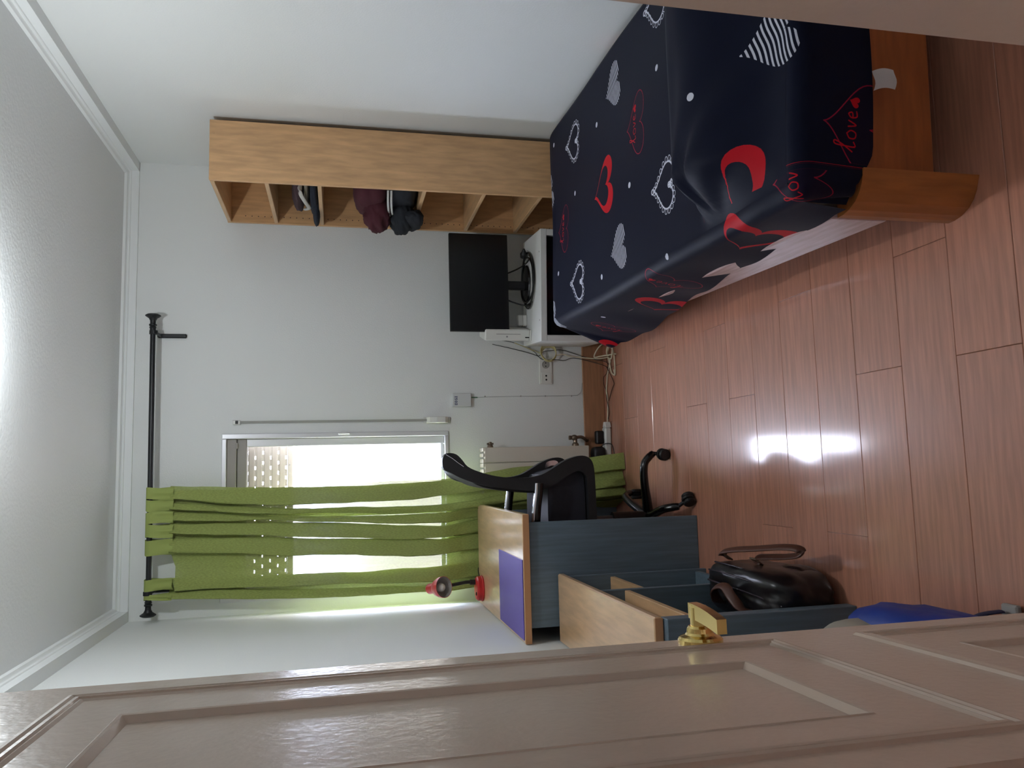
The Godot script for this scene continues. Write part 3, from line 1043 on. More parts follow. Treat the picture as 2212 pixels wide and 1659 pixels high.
func cover_top(X: float, Z: float) -> float:
	var y := BT
	# pillow under the cover at the near end
	var px := smoothstep(0.05, 0.19, X) * (1.0 - 0.6 * smoothstep(0.86, 0.95, X))
	var up := smoothstep(1.555 + 0.03 * sin(X * 5.0), 1.665, Z)
	var down := 1.0 - smoothstep(1.72, 2.02, Z)
	y += 0.125 * px * up * down
	y += 0.006 * sin(X * 9.0 + Z * 2.0) * sin(Z * 5.0 + 1.0) * smoothstep(0.0, 0.1, Z)
	# pulled creases round the pillow's end
	var cz := smoothstep(1.58, 1.68, Z) * (1.0 - smoothstep(1.93, 2.0, Z))
	var dx := X - 0.05
	var dz := Z - 1.66
	var rr := sqrt(dx * dx + dz * dz)
	var th := atan2(dz, dx)
	y += 0.016 * cz * smoothstep(0.05, 0.12, X) * exp(-rr / 0.2) * sin(th * 9.0 + 3.0 * rr + 0.6) * smoothstep(0.0, 0.1, rr)
	y += 0.007 * cz * smoothstep(0.05, 0.12, X) * exp(-rr / 0.3) * sin(th * 17.0 - 9.0 * rr) * smoothstep(0.05, 0.15, rr)
	y += 0.004 * cz * sin(Z * 21.0 + X * 5.0)
	return y

func tuck(p: Vector2, split := 0.08) -> Vector2:
	# cloth lost in the fold under the pillow
	return p + Vector2(0, (0.75 if p.x > split else 0.0) * smoothstep(1.57, 1.63, p.y))

func build_bedspread():
	var tex := heart_print()
	var mt := plain(Color(1, 1, 1), 0.58)
	mt.albedo_texture = tex
	mt.metallic_specular = 0.22
	mt.rim_enabled = true
	mt.rim = 0.06
	mt.rim_tint = 0.6
	var o := thing("bedspread", "dark navy bedspread printed with red and white hearts draped over the bed and pillow", "bedspread", V(0.64, 0, 0.65), atan2(-0.039, 0.99924))
	var m := M.new()
	var R := 0.04
	var x0 := 0.018 + R
	var x1 := BW - 0.03
	var z0 := 0.012 + R
	var z1 := 2.052 - R
	var ft := func(u: float, v: float):
		var X: float = lerp(0.08, x1, u)
		var Z: float = lerp(z1, z0, v)
		return V(X, cover_top(X, Z), Z)
	var fu := func(u: float, v: float): return to_uv(tuck(Vector2(lerp(0.08, x1, u), lerp(z1, z0, v)), 0.0))
	m.grid(70, 150, ft, 1, fu)
	# the strip beside the pillow keeps the print of the mattress edge
	var fs := func(u: float, v: float):
		var X: float = lerp(x0, 0.08, u)
		var Z: float = lerp(z1, z0, v)
		return V(X, cover_top(X, Z), Z)
	m.grid(3, 150, fs, 1, func(u: float, v: float): return to_uv(Vector2(lerp(x0, 0.08, u), lerp(z1, z0, v))))
	# skirts: left side from the near corner to the far one, round the corner, along the far end; then near end and wall side
	var path := []  # point, outward normal, hem height, flare
	var hem := func(Z: float) -> float:
		var zs := [0.0, 0.2, 0.4, 0.55, 0.8, 1.05, 1.37, 1.7, 2.0]
		var hs := [0.12, 0.115, 0.13, 0.145, 0.19, 0.23, 0.262, 0.295, 0.34]
		for i in 8:
			if Z <= zs[i + 1]:
				return lerp(hs[i], hs[i + 1], clampf((Z - zs[i]) / (zs[i + 1] - zs[i]), 0, 1))
		return 0.33
	for i in 61:
		var Z: float = lerp(z1, z0, i / 60.0)
		path.append([V(x0, 0, Z), V(-1, 0, 0), hem.call(Z), 0.035 * (1.0 - smoothstep(0.3, 1.1, Z)) + 0.022 - 0.014 * smoothstep(1.5, 1.9, Z)])
	for i in range(1, 10):
		var a := PI / 2 * i / 10.0
		path.append([V(x0, 0, z0), V(-cos(a), 0, -sin(a)), 0.125 + 0.055 * sin(2 * a), 0.035 + 0.085 * sin(2 * a)])
	for i in 31:
		var X: float = lerp(x0, x1, i / 30.0)
		path.append([V(X, 0, z0), V(0, 0, -1), 0.16 + 0.05 * smoothstep(0.1, 0.4, X), 0.02 * smoothstep(0.5, 0.3, X)])
	path.append([V(x1, 0, z0), V(0.7, 0, -0.7), 0.3, 0.0])
	for i in 61:
		var Z: float = lerp(z0, z1, i / 60.0)
		path.append([V(x1, 0, Z), V(1, 0, 0), 0.33, -0.006])
	path.append([V(x1, 0, z1), V(0.7, 0, 0.7), 0.3, 0.0])
	for i in 41:
		var X: float = lerp(x1, x0, i / 40.0)
		path.append([V(X, 0, z1), V(0, 0, 1), 0.272 + 0.004 * sin(X * 14.0) + 0.05 * smoothstep(0.14, 0.03, X), -0.01])
	for i in range(1, 10):
		var a := PI / 2 * i / 10.0
		path.append([V(x0, 0, z1), V(-sin(a), 0, cos(a)), 0.322, -0.012])
	path.append(path[0])
	var n := path.size()
	var SN := 26
	var sk := func(u: float, v: float) -> Array:
		var i := int(round(u * (n - 1)))
		var e = path[i]
		var P: Vector3 = e[0]
		var N: Vector3 = e[1]
		var ty := cover_top(P.x, P.z)
		var arc := PI / 2 * R
		var drop: float = maxf(ty - R - e[2], 0.02)
		var s: float = v * (arc + drop + 0.015) - 0.015
		var q := P
		if s < 0.0:
			q += N * s
			q.y = cover_top(q.x, q.z) - 0.004 * (s / -0.015)
		elif s < arc:
			var a := s / R
			q += N * R * sin(a)
			q.y = ty - R * (1.0 - cos(a))
		else:
			var dd := s - arc
			var k := dd / drop
			var wave := 0.006 * sin(i * 0.55) * k + 0.005 * sin(i * 0.23 + 1.0) * k
			q += N * (R + e[3] * k + wave * (1.0 if N.x < 0.2 and N.z < 0.3 else 0.15))
			q.y = ty - R - dd
		return [q, to_uv(tuck(Vector2(P.x, P.z)) + Vector2(N.x, N.z) * s)]
	m.grid(n - 1, SN, func(u, v): return sk.call(u, 1.0 - v)[0], 1, func(u, v): return sk.call(u, 1.0 - v)[1])
	obj("cloth", m, mt, o)
	var lb := M.new()
	lb.grid(6, 8, func(u: float, v: float): return V(lerp(0.268, 0.315, u) + 0.006 * sin(v * 3.0), lerp(0.278, 0.232, v) - 0.004 * sin(u * 3.0), 2.056 + 0.012 * v + 0.003 * sin(u * 5.0)))
	tag(obj("care_label", lb, plain(Color(0.75, 0.72, 0.72), 0.7), o), "small white sewn-in care label hanging below the hem", "")

func build_shelf():
	var s := thing("tall_shelf", "tall narrow open beech shelf unit standing in the corner beyond the bed", "shelf unit", V(0, 0, 0))
	var x0 := 1.307
	var x1 := 1.585
	var z0 := 0.022
	var z1 := 0.64
	var h := 2.017
	obj("side_panel", bx(V(x0, 0, z1 - 0.019), V(x1, h, z1), 0.002), C.beech, s)
	obj("side_panel", bx(V(x0, 0, z0), V(x1, h, z0 + 0.019), 0.002), C.beech, s)
	obj("top", bx(V(x0, h - 0.02, z0 + 0.0195), V(x1, h - 0.001, z1 - 0.0195), 0.002), C.beech_flat, s)
	for y in [1.774, 1.542, 1.062, 0.776, 0.497, 0.08]:
		obj("shelf", bx(V(x0 + 0.002, y - 0.0095, z0 + 0.0195), V(x1 - 0.004, y + 0.0095, z1 - 0.0195), 0.002), C.beech_flat, s)
	obj("back_panel", bx(V(x1 - 0.003, 0.03, z0 + 0.0195), V(x1, h - 0.02, z1 - 0.0195), 0), C.beech, s)
	var pins := M.new()
	var y := 0.2
	while y < 1.95:
		for x in [x0 + 0.035, x1 - 0.05]:
			pins.lathe([Vector2(0.0028, 0), Vector2(0.001, 0.0006)], 8, axis_to(V(0, 0, 1), V(x, y, z0 + 0.0191)))
		y += 0.032
	var ph := obj("peg_holes", pins, C.black, s)
	ph.set_meta("kind", "stuff")
	for q in [[2.0, 0.055], [2.0, 0.21], [1.06, 0.055], [1.06, 0.21]]:
		var m := M.new()
		m.lathe([Vector2(0.0065, 0), Vector2(0.0065, 0.0012), Vector2(0.004, 0.0016), Vector2(0.0035, 0.0006), Vector2(0.001, 0.0006)], 14, axis_to(V(0, 0, 1), V(x1 - q[1] - 0.005, q[0], z1 - 0.0002)))
		obj("screw_cap", m, C.beech, s)
	# clothes
	var wine := plain(Color(0.27, 0.085, 0.13), 0.9)
	var brown := plain(Color(0.27, 0.20, 0.22), 0.9)
	var navy := plain(Color(0.14, 0.16, 0.21), 0.9)
	var stone := plain(Color(0.58, 0.55, 0.5), 0.9)
	var pale := plain(Color(0.75, 0.74, 0.72), 0.9)
	var dark := plain(Color(0.10, 0.115, 0.145), 0.9)
	var put := func(called: String, m: M, mat: Material, label: String, category: String):
		return tag(obj(called, m, mat), label, category)
	var a := M.new()
	a.blob(V(1.418, 1.576, 0.26), V(0.10, 0.022, 0.15), 3.5, 0.06, 3)
	a.blob(V(1.345, 1.566, 0.22), V(0.088, 0.018, 0.09), 2.8, 0.10, 8)
	put.call("folded_jeans", a, navy, "dark blue folded trousers lowest in the pile on the second shelf from the top", "clothes")
	var b := M.new()
	b.blob(V(1.43, 1.612, 0.27), V(0.088, 0.014, 0.14), 3.0, 0.1, 4)
	put.call("folded_shirt", b, stone, "beige folded shirt squeezed in the middle of the clothes pile", "clothes")
	var c := M.new()
	c.blob(V(1.425, 1.653, 0.26), V(0.096, 0.03, 0.16), 2.6, 0.16, 5)
	put.call("folded_sweater", c, brown, "dull plum sweater lying on top of the clothes pile", "clothes")
	var dd := M.new()
	dd.tube(smooth([V(1.40, 1.64, 0.40), V(1.345, 1.636, 0.41), V(1.325, 1.615, 0.34), V(1.322, 1.60, 0.27), V(1.33, 1.622, 0.22)], 6), 0.011, 8, 0.5, V(1, 0, 0))
	put.call("white_belt", dd, pale, "pale fabric strap dangling from the clothes pile", "strap")
	# hanging pile on the third shelf
	var e := M.new()
	e.blob(V(1.42, 1.30, 0.32), V(0.11, 0.085, 0.20), 2.8, 0.10, 11)
	e.blob(V(1.31, 1.265, 0.28), V(0.10, 0.072, 0.12), 2.0, 0.2, 12, Transform3D(), 2.4)
	put.call("maroon_sweatshirt", e, wine, "maroon sweatshirt bulging out over the third shelf", "clothes")
	var f := M.new()
	f.blob(V(1.42, 1.143, 0.32), V(0.11, 0.070, 0.20), 2.8, 0.10, 21)
	f.blob(V(1.292, 1.14, 0.27), V(0.085, 0.062, 0.12), 2.0, 0.2, 22, Transform3D(), 2.4)
	f.blob(V(1.268, 1.088, 0.30), V(0.034, 0.05, 0.12), 2.4, 0.15, 23)
	put.call("black_sweatshirt", f, dark, "black sweatshirt lying under the maroon one on the third shelf", "clothes")
	for k in 2:
		var g := M.new()
		var oy := -0.016 * k
		g.tube(smooth([V(1.36, 1.222 + oy, 0.47), V(1.305, 1.221 + oy, 0.44), V(1.290, 1.213 + oy, 0.36), V(1.283, 1.203 + oy, 0.29), V(1.288, 1.196 + oy, 0.24)], 6), 0.0055, 8, 0.5, V(1, 0, 0))
		if k == 0:
			put.call("striped_cuff", g, plain(Color(0.85, 0.85, 0.85), 0.9), "upper white stripe of a folded knitted cuff between the sweatshirts", "cuff")
		else:
			put.call("striped_cuff", g, plain(Color(0.85, 0.85, 0.85), 0.9), "lower white stripe of a folded knitted cuff between the sweatshirts", "cuff")

func build_cabinet():
	var turn := deg_to_rad(-5.0)
	var cb := thing("tv_cabinet", "low white cabinet with a dark open front in the corner behind the bed", "cabinet", V(0.672, 0, 0.02), turn)
	var W := 0.572
	var D := 0.385
	var H := 0.46
	obj("top", bx(V(0, H - 0.032, 0), V(W, H, D), 0.002), C.white, cb)
	obj("side_panel", bx(V(0.0008, 0.11, 0), V(0.032, H - 0.0325, D - 0.001), 0.002), C.white, cb)
	obj("side_panel", bx(V(W - 0.032, 0.11, 0), V(W - 0.0008, H - 0.0325, D - 0.001), 0.002), C.white, cb)
	obj("bottom", bx(V(0.0325, 0.11, 0), V(W - 0.0325, 0.14, D - 0.001), 0.002), C.white, cb)
	obj("back_panel", bx(V(0.0325, 0.1405, 0.0), V(W - 0.0325, H - 0.0325, 0.006), 0), C.black, cb)
	obj("door", bx(V(0.034, 0.142, D - 0.03), V(W - 0.034, H - 0.034, D - 0.02), 0.001), plain(Color(0.05, 0.05, 0.06), 0.2), cb)
	for x in [0.03, W - 0.06]:
		for z in [0.03, D - 0.06]:
			obj("foot", bx(V(x, 0, z), V(x + 0.03, 0.109, z + 0.03), 0.002), C.white, cb)
	for q in [0.11, 0.46]:
		var sc := M.new()
		sc.lathe([Vector2(0.005, 0), Vector2(0.001, 0.001)], 10, Transform3D(Basis(), V(q, H - 0.0002, D - 0.03)))
		obj("screw_hole", sc, C.black, cb)
	# monitor
	var m := thing("monitor", "black flat monitor with a thin bezel standing on the white cabinet", "monitor", V(0.982, 0.4605, 0.195))
	obj("panel", bx(V(-0.262, 0.118, -0.012), V(0.262, 0.432, 0.012), 0.003), C.screen, m)
	obj("screen", bx(V(-0.256, 0.131, 0.0121), V(0.256, 0.426, 0.0128), 0), plain(Color(0.05, 0.05, 0.055), 0.28), m)
	obj("back_cover", bx(V(-0.16, 0.15, -0.05), V(0.16, 0.38, -0.0125), 0.012), C.black, m)
	obj("neck", bx(V(-0.022, 0.012, -0.062), V(0.022, 0.16, -0.03), 0.003), C.black, m)
	var ft := M.new()
	var prof := [Vector2(0.001, 0.0), Vector2(0.10, 0.0), Vector2(0.105, 0.004), Vector2(0.10, 0.012), Vector2(0.06, 0.018), Vector2(0.001, 0.019)]
	ft.lathe(prof, 36, Transform3D(Basis(V(1, 0, 0), V(0, 1, 0), V(0, 0, 0.85)), V(0.01, 0, -0.055)))
	obj("foot", ft, C.blackgloss, m)
	# coiled monitor cable round the foot
	var ca := thing("monitor_cable", "loose coil of black cable lying round the monitor foot", "cable", V(0, 0, 0))
	var cy := 0.466
	var p1 := []
	for i in 58:
		var a := TAU * i / 20.0
		var rx := 0.135 + 0.018 * sin(a * 0.7)
		p1.append(V(1.0 + rx * cos(a + 0.4), cy + 0.006 * (1.0 + sin(a * 1.3)), 0.205 + (0.125 + 0.025 * sin(a * 0.45)) * sin(a + 0.4)))
	obj("loop", tb(smooth(p1, 2), 0.0045, 7), C.blackgloss, ca)
	obj("lead", tb(smooth([V(0.90, 0.60, 0.19), V(0.875, 0.54, 0.2), V(0.86, 0.49, 0.22), V(0.87, 0.468, 0.27)], 5), 0.004, 7), C.blackgloss, ca)
	obj("lead", tb(smooth([V(1.03, 0.60, 0.19), V(1.06, 0.53, 0.19), V(1.09, 0.48, 0.21), V(1.11, 0.468, 0.25)], 5), 0.004, 7), C.blackgloss, ca)
	var pg := M.new()
	pg.lathe([Vector2(0.001, 0), Vector2(0.019, 0.001), Vector2(0.02, 0.022), Vector2(0.012, 0.034), Vector2(0.006, 0.05)], 18, axis_to(V(0.6, 0.1, 0.6), V(1.135, 0.482, 0.17)))
	obj("plug", pg, C.black, ca)
	# router
	var r := thing("router", "white upright router box on the window side of the cabinet top", "router", V(0.725, 0.4605, 0.125), deg_to_rad(-16))
	obj("stand", bx(V(-0.03, 0, -0.075), V(0.03, 0.008, 0.085), 0.003), C.plastic, r)
	var rb := M.new()
	rb.box(V(-0.03, 0.008, -0.085), V(0.03, 0.25, 0.085), 0.006)
	obj("case", rb, C.plastic, r)
	obj("vent_slot", bx(V(0.0045, 0.06, 0.0848), V(0.0065, 0.19, 0.0855), 0), plain(Color(0.35, 0.35, 0.36), 0.6), r)
	obj("logo_mark", bx(V(-0.012, 0.128, 0.0848), V(-0.004, 0.136, 0.0855), 0), plain(Color(0.5, 0.5, 0.52), 0.6), r)
	obj("foot_slot", bx(V(-0.014, 0.012, 0.0848), V(-0.008, 0.034, 0.0856), 0), C.black, r)
	var ad := thing("adapter_box", "small white adapter box on the cabinet between router and monitor", "adapter", V(0.80, 0.4605, 0.10))
	obj("case", bx(V(-0.03, 0, -0.02), V(0.03, 0.05, 0.02), 0.004), C.plastic, ad)
	obj("seam", bx(V(-0.031, 0.022, -0.0205), V(0.031, 0.0232, 0.0205), 0), C.grey, ad)

func build_wall_things():
	# radiator under the window
	var r := thing("radiator", "cream sectional radiator under the window with brass valves", "radiator", V(0, 0, 0.03))
	for i in 3:
		var x1 := 0.117 - 0.0825 * i
		var m := M.new()
		m.box(V(x1 - 0.0805, 0.135, 0.07), V(x1, 0.712, 0.092), 0.004)
		m.box(V(x1 - 0.0445, 0.13, 0.01), V(x1 - 0.036, 0.70, 0.071), 0.002)
		m.box(V(x1 - 0.078, 0.14, 0.0), V(x1 - 0.002, 0.69, 0.008), 0.003)
		m.box(V(x1 - 0.0805, 0.70, 0.0), V(x1 - 0.058, 0.722, 0.09), 0.004)
		m.box(V(x1 - 0.050, 0.70, 0.0), V(x1 - 0.030, 0.722, 0.09), 0.004)
		m.box(V(x1 - 0.022, 0.70, 0.0), V(x1, 0.722, 0.09), 0.004)
		obj("section", m, C.radiator, r)
	var v := M.new()
	v.lathe([Vector2(0.017, 0), Vector2(0.014, 0.012), Vector2(0.008, 0.016), Vector2(0.008, 0.03), Vector2(0.001, 0.031)], 14, axis_to(V(1, 0, 0), V(0.117, 0.672, 0.05)))
	v.tube([V(0.137, 0.655, 0.05), V(0.137, 0.69, 0.05)], 0.005, 8)
	obj("bleed_valve", v, C.bronze, r)
	var w := M.new()
	w.lathe([Vector2(0.02, 0), Vector2(0.018, 0.012), Vector2(0.011, 0.018), Vector2(0.011, 0.05), Vector2(0.014, 0.055), Vector2(0.001, 0.058)], 16, axis_to(V(1, 0, 0), V(0.117, 0.20, 0.05)))
	w.blob(V(0.162, 0.205, 0.05), V(0.016, 0.018, 0.016), 2.2, 0.05, 2)
	w.lathe([Vector2(0.008, 0), Vector2(0.012, 0.008), Vector2(0.012, 0.02), Vector2(0.001, 0.022)], 14, axis_to(V(0, 1, 0), V(0.162, 0.215, 0.05)))
	w.tube(smooth([V(0.162, 0.2, 0.05), V(0.165, 0.16, 0.04), V(0.15, 0.13, 0.02), V(0.15, 0.11, -0.02)], 5), 0.009, 10)
	obj("inlet_valve", w, C.bronze, r)
	# fibre box
	var f := thing("fibre_box", "small white fibre socket box with blue lettering on the wall right of the window", "junction box", V(0.378, 0.811, 0))
	obj("case", bx(V(-0.037, -0.052, 0), V(0.037, 0.052, 0.024), 0.003), plain(Color(0.82, 0.83, 0.83), 0.4), f)
	var tm := TextMesh.new()
	tm.text = "DIGI"
	var sf := SystemFont.new()
	sf.font_names = PackedStringArray(["Droid Sans"])
	sf.font_weight = 700
	tm.font = sf
	tm.font_size = 32
	tm.pixel_size = 0.00062
	tm.depth = 0.0008
	var lt := obj("lettering", tm, plain(Color(0.08, 0.12, 0.36), 0.5), f, V(-0.004, 0.031, 0.0243))
	lt.scale = V(1.15, 1.0, 1.0)
	obj("connector", tb([V(0.014, -0.052, 0.012), V(0.014, -0.088, 0.008)], 0.003, 8), plain(Color(0.25, 0.42, 0.3), 0.5), f)
	var fc := thing("fibre_cable", "thin white fibre cable clipped down the wall from the fibre box to the skirting", "cable", V(0, 0, 0))
	obj("line", tb(smooth([V(0.392, 0.735, 0.006), V(0.396, 0.6, 0.003), V(0.398, 0.4, 0.003), V(0.40, 0.18, 0.003), V(0.405, 0.15, 0.004), V(0.425, 0.132, 0.008), V(0.47, 0.126, 0.008)], 6), 0.0016, 6), plain(Color(0.66, 0.67, 0.67), 0.6), fc)
	for y in [0.68, 0.48, 0.34, 0.19]:
		obj("clip", bx(V(0.3945, y - 0.003, 0.001), V(0.4015, y + 0.003, 0.0065), 0.001), C.grey, fc)
	# double socket
	var s := thing("wall_socket", "white double wall socket plate behind the yellowish cable coil", "socket", V(0.537, 0.334, 0))
	obj("plate", bx(V(-0.074, -0.038, 0), V(0.074, 0.038, 0.009), 0.004), C.plastic, s)
	obj("insert", bx(V(-0.068, -0.029, 0.0085), V(-0.008, 0.029, 0.0125), 0.003), C.plastic, s)
	for x in [-0.049, -0.027]:
		var hm := M.new()
		hm.lathe([Vector2(0.0055, 0), Vector2(0.005, 0.0006), Vector2(0.001, 0.0006)], 14, axis_to(V(0, 0, 1), V(x, 0.0, 0.0124)))
		obj("socket_hole", hm, C.black, s)
	obj("centre_screw", bx(V(-0.0395, -0.0015, 0.0122), V(-0.0365, 0.0015, 0.0132), 0), C.grey, s)
	var rd := M.new()
	rd.lathe([Vector2(0.0215, 0), Vector2(0.0215, 0.003), Vector2(0.0195, 0.0032), Vector2(0.0185, 0.0006), Vector2(0.001, 0.0004)], 28, axis_to(V(0, 0, 1), V(0.036, 0.0, 0.0088)))
	obj("round_socket", rd, plain(Color(0.62, 0.62, 0.6), 0.5), s)
	for x in [0.027, 0.045]:
		var hm := M.new()
		hm.lathe([Vector2(0.0035, 0), Vector2(0.001, 0.0006)], 12, axis_to(V(0, 0, 1), V(x, 0.0, 0.0094)))
		obj("socket_hole", hm, C.black, s)
	# cables that drop from the router
	var coil := thing("coiled_cable", "yellowish white network cable wound into a ring beside the cabinet", "cable", V(0, 0, 0))
	for k in 5:
		var pth := []
		for i in 33:
			var a := TAU * i / 32.0
			pth.append(V(0.628 + 0.003 * k + (0.041 + 0.0018 * k) * cos(a + k), 0.318 + 0.002 * k + (0.041 + 0.001 * k) * sin(a + k), 0.026 + 0.004 * k + 0.001 * sin(a * 2 + k)))
		obj("turn", tb(pth, 0.0024, 6), C.yellow, coil)
	obj("lead", tb(smooth([V(0.685, 0.52, 0.06), V(0.67, 0.46, 0.03), V(0.652, 0.41, 0.02), V(0.635, 0.37, 0.022), V(0.60, 0.34, 0.03)], 6), 0.0024, 6), C.yellow, coil)
	obj("lead", tb(smooth([V(0.62, 0.28, 0.03), V(0.628, 0.24, 0.03), V(0.618, 0.2, 0.03), V(0.612, 0.14, 0.03), V(0.60, 0.05, 0.06), V(0.60, 0.006, 0.12)], 6), 0.003, 6), C.cream, coil)
	var bc := thing("black_cables", "pair of thin black cables hanging from the router down to the floor", "cable", V(0, 0, 0))
	obj("wire", tb(smooth([V(0.70, 0.60, 0.06), V(0.69, 0.53, 0.05), V(0.672, 0.46, 0.018), V(0.645, 0.40, 0.014), V(0.62, 0.375, 0.014), V(0.645, 0.345, 0.014), V(0.652, 0.30, 0.012), V(0.655, 0.24, 0.012), V(0.635, 0.17, 0.016), V(0.61, 0.1, 0.03), V(0.575, 0.01, 0.10), V(0.53, 0.005, 0.14)], 6), 0.0018, 6), C.black, bc)
	obj("wire", tb(smooth([V(0.68, 0.64, 0.04), V(0.655, 0.5, 0.012), V(0.625, 0.39, 0.012), V(0.60, 0.35, 0.016), V(0.595, 0.28, 0.05), V(0.595, 0.23, 0.016), V(0.61, 0.18, 0.016), V(0.60, 0.12, 0.02), V(0.56, 0.02, 0.08), V(0.52, 0.005, 0.16)], 6), 0.0018, 6), C.black, bc)

func build_floor_things():
	# power strip and cables along the skirting
	var p := thing("power_strip", "white power strip on the floor by the radiator", "power strip", V(0.11, 0, 0.085), deg_to_rad(-3))
	var pm := M.new()
	pm.box(V(-0.16, 0.001, -0.027), V(0.105, 0.04, 0.027), 0.008)
	obj("case", pm, C.plastic, p)
	var pe := M.new()
	pe.prism(poly([[0.105, -0.026], [0.135, -0.012], [0.135, 0.012], [0.105, 0.026]]), 0.034, Transform3D(Basis(V(1, 0, 0), V(0, 0, -1), V(0, 1, 0)), V(0, 0.002, 0)), 0.003)
	obj("cord_end", pe, C.plastic, p)
	for x in [-0.09, -0.03, 0.03]:
		var q := M.new()
		q.lathe([Vector2(0.019, 0), Vector2(0.019, 0.001), Vector2(0.017, 0.001), Vector2(0.001, 0.0005)], 20, Transform3D(Basis(), V(x, 0.0398, 0)))
		obj("socket_ring", q, C.grey, p)
	var a := thing("black_adapter", "boxy black power adapter standing on the power strip end nearest the cables", "adapter", V(0.165, 0.0405, 0.078))
	a.set_meta("group", "black power adapters on the strip")
	obj("case", bx(V(-0.04, 0, -0.022), V(0.032, 0.042, 0.022), 0.006), C.black, a)
	var a2 := thing("black_adapter", "larger black power adapter plugged into the strip beside the chair", "adapter", V(0.055, 0.0405, 0.09))
	a2.set_meta("group", "black power adapters on the strip")
	var am := M.new()
	am.blob(V(0, 0.035, 0), V(0.055, 0.036, 0.04), 4.0, 0.03, 3)
	obj("case", am, C.black, a2)
	obj("rating_label", bx(V(-0.035, 0.02, 0.0395), V(-0.012, 0.034, 0.0415), 0), plain(Color(0.75, 0.75, 0.75), 0.6), a2)
	obj("cord", tb(smooth([V(0.05, 0.03, 0.02), V(0.07, 0.0, 0.035), V(0.06, -0.03, 0.05), V(0.0, -0.037, 0.06)], 6), 0.0022, 6), C.black, a2)
	var w := thing("extension_cord", "thick white extension cord snaking along the skirting from the power strip", "cord", V(0, 0, 0))
	obj("cord", tb(smooth([V(0.24, 0.012, 0.082), V(0.29, 0.006, 0.075), V(0.36, 0.006, 0.085), V(0.42, 0.006, 0.07), V(0.47, 0.006, 0.085), V(0.51, 0.006, 0.10), V(0.545, 0.006, 0.13), V(0.58, 0.006, 0.15), V(0.62, 0.007, 0.12), V(0.66, 0.012, 0.17)], 7), 0.0042, 8), C.cream, w)
	obj("loop", tb(smooth([V(0.52, 0.006, 0.20), V(0.49, 0.007, 0.215), V(0.51, 0.008, 0.17), V(0.56, 0.008, 0.145), V(0.62, 0.012, 0.13), V(0.65, 0.016, 0.17), V(0.62, 0.012, 0.22), V(0.55, 0.008, 0.225), V(0.49, 0.006, 0.22)], 7), 0.004, 8), C.cream, w)
	obj("loop", tb(smooth([V(0.60, 0.008, 0.25), V(0.605, 0.05, 0.12), V(0.61, 0.07, 0.07), V(0.66, 0.05, 0.10), V(0.69, 0.02, 0.2)], 7), 0.004, 8), C.cream, w)
	obj("loop", tb(smooth([V(0.66, 0.02, 0.24), V(0.60, 0.025, 0.235), V(0.58, 0.02, 0.20), V(0.60, 0.02, 0.15), V(0.64, 0.02, 0.14), V(0.67, 0.02, 0.19)], 7), 0.004, 8), C.cream, w)
	var k := thing("dark_wire", "thin dark wire looping beside the white extension cord", "wire", V(0, 0, 0))
	obj("wire", tb(smooth([V(0.25, 0.006, 0.07), V(0.30, 0.005, 0.10), V(0.37, 0.013, 0.088), V(0.42, 0.005, 0.06), V(0.46, 0.005, 0.03), V(0.50, 0.005, 0.03), V(0.515, 0.005, 0.08), V(0.55, 0.014, 0.13), V(0.60, 0.012, 0.1)], 7), 0.0018, 6), plain(Color(0.2, 0.12, 0.09), 0.5), k)
	obj("wire", tb(smooth([V(0.36, 0.005, 0.10), V(0.42, 0.005, 0.16), V(0.44, 0.005, 0.19), V(0.46, 0.005, 0.185), V(0.50, 0.012, 0.16), V(0.55, 0.016, 0.11)], 7), 0.0018, 6), plain(Color(0.2, 0.12, 0.09), 0.5), k)
	# leather bag
	var b := thing("leather_bag", "worn black leather holdall with brown handles slumped against the low bookcase", "bag", V(-0.405, 0, 1.83), deg_to_rad(0))
	var O := V(-0.405, 0, 1.83)
	var bm := M.new()
	bm.blob(V(-0.412, 0.112, 1.835) - O, V(0.086, 0.113, 0.24), 4.6, 0.05, 31, Transform3D(), 1.7, 48, 30)
	bm.blob(V(-0.37, 0.06, 1.93) - O, V(0.05, 0.06, 0.10), 2.4, 0.12, 37, Transform3D(), 2.2)
	obj("body", bm, C.baghide, b)
	var pipes := [[V(-0.332, 0.203, 1.665), V(-0.331, 0.207, 1.72), V(-0.332, 0.206, 1.8), V(-0.338, 0.195, 1.9), V(-0.35, 0.165, 1.99), V(-0.385, 0.11, 2.07)],
		[V(-0.358, 0.222, 1.655), V(-0.356, 0.227, 1.72), V(-0.356, 0.229, 1.8), V(-0.36, 0.226, 1.9), V(-0.37, 0.212, 1.99), V(-0.40, 0.17, 2.07)],
		[V(-0.393, 0.222, 1.645), V(-0.392, 0.229, 1.72), V(-0.394, 0.232, 1.85), V(-0.40, 0.226, 1.96), V(-0.42, 0.195, 2.06)]]
	for pth in pipes:
		var pt := []
		for w2 in smooth(pth, 6):
			pt.append(w2 - O)
		obj("piping", tb(pt, 0.003, 6), plain(Color(0.2, 0.17, 0.21), 0.25), b)
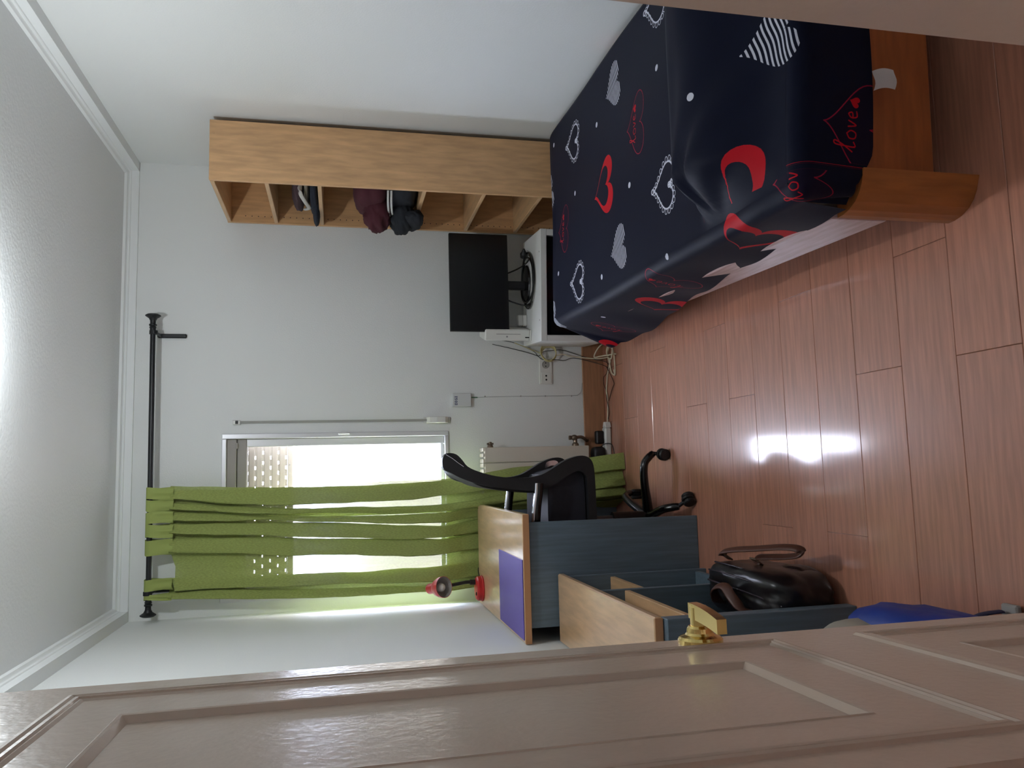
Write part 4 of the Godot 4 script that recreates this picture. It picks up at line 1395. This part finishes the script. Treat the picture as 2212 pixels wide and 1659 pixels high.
	var hs := [[V(-0.318, 0.17, 1.70), V(-0.298, 0.195, 1.705), V(-0.282, 0.192, 1.78), V(-0.268, 0.172, 1.9), V(-0.256, 0.145, 2.0), V(-0.258, 0.125, 2.05), V(-0.275, 0.118, 2.05), V(-0.288, 0.128, 1.98), V(-0.296, 0.142, 1.9), V(-0.302, 0.152, 1.855), V(-0.322, 0.148, 1.85)],
		[V(-0.455, 0.20, 1.75), V(-0.447, 0.245, 1.76), V(-0.412, 0.272, 1.785), V(-0.39, 0.279, 1.82), V(-0.385, 0.272, 1.86), V(-0.412, 0.27, 1.9), V(-0.445, 0.25, 1.93), V(-0.455, 0.20, 1.94)]]
	for hp in hs:
		var pt := []
		for w2 in smooth(hp, 6):
			pt.append(w2 - O)
		var ms := M.new()
		ms.tube(pt, 0.016, 12, 0.34, V(0.85, 0.5, 0))
		obj("handle", ms, C.strap, b)
	for c in [V(-0.312, 0.178, 1.70), V(-0.314, 0.152, 1.85)]:
		var cc: Vector3 = c - O
		var bk := M.new()
		bk.tube([cc + V(0.01, 0.014, -0.014), cc + V(0.01, 0.014, 0.014), cc + V(-0.01, -0.014, 0.014), cc + V(-0.01, -0.014, -0.014), cc + V(0.01, 0.014, -0.014)], 0.0028, 6)
		obj("buckle", bk, C.bronze, b)
	# blue bag behind the door
	var u := thing("blue_bag", "blue sports bag with a pale panel lying on the floor behind the door", "bag", V(-0.455, 0, 2.58))
	var um := M.new()
	um.blob(V(0, 0.11, 0), V(0.105, 0.115, 0.30), 2.5, 0.10, 41, Transform3D(), 1.6, 40, 26)
	obj("body", um, plain(Color(0.05, 0.19, 0.52), 0.5), u)
	var uw := M.new()
	uw.blob(V(-0.005, 0.19, -0.15), V(0.07, 0.115, 0.11), 2.2, 0.06, 42, Transform3D(), 1.6)
	obj("side_panel", uw, plain(Color(0.62, 0.6, 0.55), 0.6), u)
	var us := M.new()
	us.tube(smooth([V(-0.02, 0.2, 0.05), V(0.06, 0.17, 0.08), V(0.105, 0.09, 0.09), V(0.115, 0.03, 0.1)], 6), 0.012, 8, 0.25, V(1, 0.3, 0))
	obj("strap", us, plain(Color(0.1, 0.13, 0.25), 0.6), u)
	obj("strap_buckle", bx(V(0.10, 0.004, 0.085), V(0.13, 0.02, 0.13), 0.004), C.grey, u)
